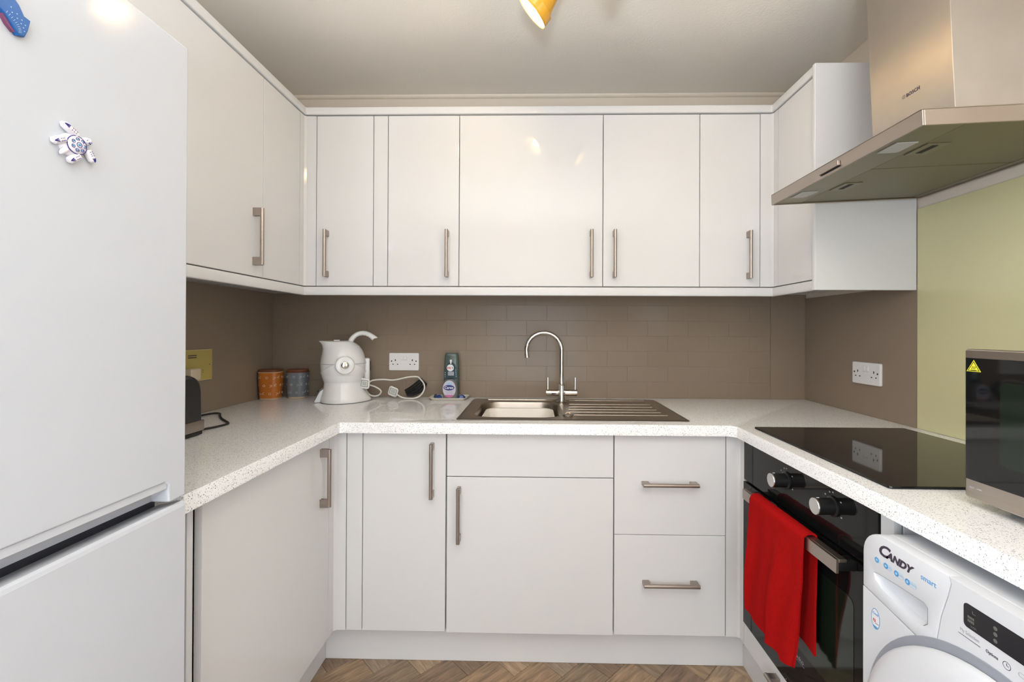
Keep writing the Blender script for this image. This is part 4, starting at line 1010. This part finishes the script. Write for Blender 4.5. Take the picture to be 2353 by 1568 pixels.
bm = new(); loft(bm, [[(bx+a, by+b, z) for a, b in rrect(w, d, min(w, d)*.45, 6)] for (z, w, d) in ((.9134, .050, .028), (.917, .062, .034), (.94, .071, .036), (.965, .070, .036), (.99, .060, .034), (1.002, .044, .030), (1.008, .026, .022))])
obj('bottle_body', bm, 'bottle2', c)
def el(cx, cz, a, b, n=32): return [(cx+a*math.cos(2*PI*k/n), cz+b*math.sin(2*PI*k/n)) for k in range(n)]
bm = new(); slab(bm, el(0, .9630, .0310, .0400), '-y', (bx, by-.0182, 0), 0, .0006); lb = obj('oval_label', bm, 'carexlabel', c)
bm = new(); slab(bm, [p for p in el(0, .9630, .0306, .0396) if p[1] < .937], '-y', (bx, by-.0182, 0), .0006, .0008); obj('pink_band', bm, 'pink', lb)
bm = new(); slab(bm, el(-.001, .9690, .0255, .0130), '-y', (bx, by-.0182, 0), .0006, .0010); bb_ = obj('brand_oval', bm, 'carexblue', lb)
text('label_lettering', 'Carex', .0165, '-y', (bx-.0225, by-.0193, .9640), 'labelw', bb_, bold=.0003, sx=1.02)
for z, w in ((.9505, .036), (.9445, .030)): obj('label_line', box(new(), bx-w/2, bx+w/2, by-.0192, by-.0188, z-.0008, z+.0008), 'labelgrey', lb)
bm = new(); slab(bm, [(-.012, .986), (0, .999), (.010, .985), (0, .982)], '-y', (bx, by-.0182, 0), .0006, .0009); obj('label_drop', bm, 'lightblue', lb)
def sachet(x, y, sx, sy, m, rot, label):
    bm = new(); loops = []
    for z, k in ((0, .75), (.003, 1), (.009, .92), (.015, .7), (.019, .35)):
        loops.append([(sx*k*math.cos(2*PI*q/16)*(1+.12*math.sin(q*2.6)), sy*k*math.sin(2*PI*q/16)*(1+.15*math.cos(q*1.9)), z) for q in range(16)])
    loft(bm, loops); o = obj('soap_sachet', bm, m); o.location = (x, y, .9134); o.rotation_euler = (0, 0, rot); tag(o, label, 'sachet', 'wrapped sachets on the soap tray'); return o
sachet(.9610, -.080, .017, .012, 'sachet', .3, 'blue and white wrapped sachet at the right end of the soap tray')
sachet(.8530, -.082, .014, .012, 'sachet', -.2, 'blue wrapped sachet left of the hand wash bottle on the soap tray')
sachet(.8330, -.060, .0095, .010, 'sachet2', .6, 'dark wrapped sachet at the left end of the soap tray')

# ------------------------------------------------------------------ ceiling spotlight
c = thing('ceiling_spotlight', 'ceiling light with yellow enamel cone shades, lit, above the kitchen', 'light', (1.42, -.865, RH))
bm = new(); lathe(bm, [(.001, RH-.0005), (.055, RH-.0005), (.055, RH-.012), (.048, RH-.02), (.001, RH-.02)], (1.425, -.865, 0), n=32); obj('ceiling_rose', bm, 'yellow', c)
def spot(cen, n_, r=.0575, ln=.118):
    cen = Vector(cen); n_ = Vector(n_).normalized(); d, u, v = frame_of(n_); bm = new(); loops = []
    def ring(rr, t): return [cen-n_*t+rr*(math.cos(2*PI*k/40)*u+math.sin(2*PI*k/40)*v) for k in range(40)]
    for rr, t in ((r-.004, .03), (r-.0012, 0), (r, 0), (r, .001), (r*.80, .035), (r*.52, .082), (r*.36, ln-.006), (r*.30, ln), (.004, ln+.001)): loops.append(ring(rr, t))
    s = obj('lamp_shade', loft(bm, loops, False, True), 'yellow', c)
    bm = new(); loft(bm, [ring(r-.0026, .0015), ring(r*.70, .045), ring(r*.45, .085), ring(.004, .088)], False, True); obj('shade_lining', bm, 'lampin', s)
    bm = new(); loft(bm, [ring(.002, .012), ring(.012, .014), ring(.0185, .022), ring(.0205, .034), ring(.017, .050), ring(.011, .066), ring(.010, .078)], True, True); obj('bulb', bm, 'bulb', s)
    e = cen-n_*(ln*.9); bm = new(); tube(bm, spline([e, e+Vector((0, 0, .045)), Vector((1.425+(e.x-1.425)*.35, -.865, RH-.035)), Vector((1.425+(e.x-1.425)*.3, -.865, RH-.018))], 6), .0045, 10); obj('lamp_arm', bm, 'yellow', c)
spot((1.294, -.825, 2.215), (-.717, .205, -.666))
spot((1.560, -.965, 2.207), (.80, .08, -.60))
spot((1.415, -1.07, 2.215), (0, -.62, -.78))
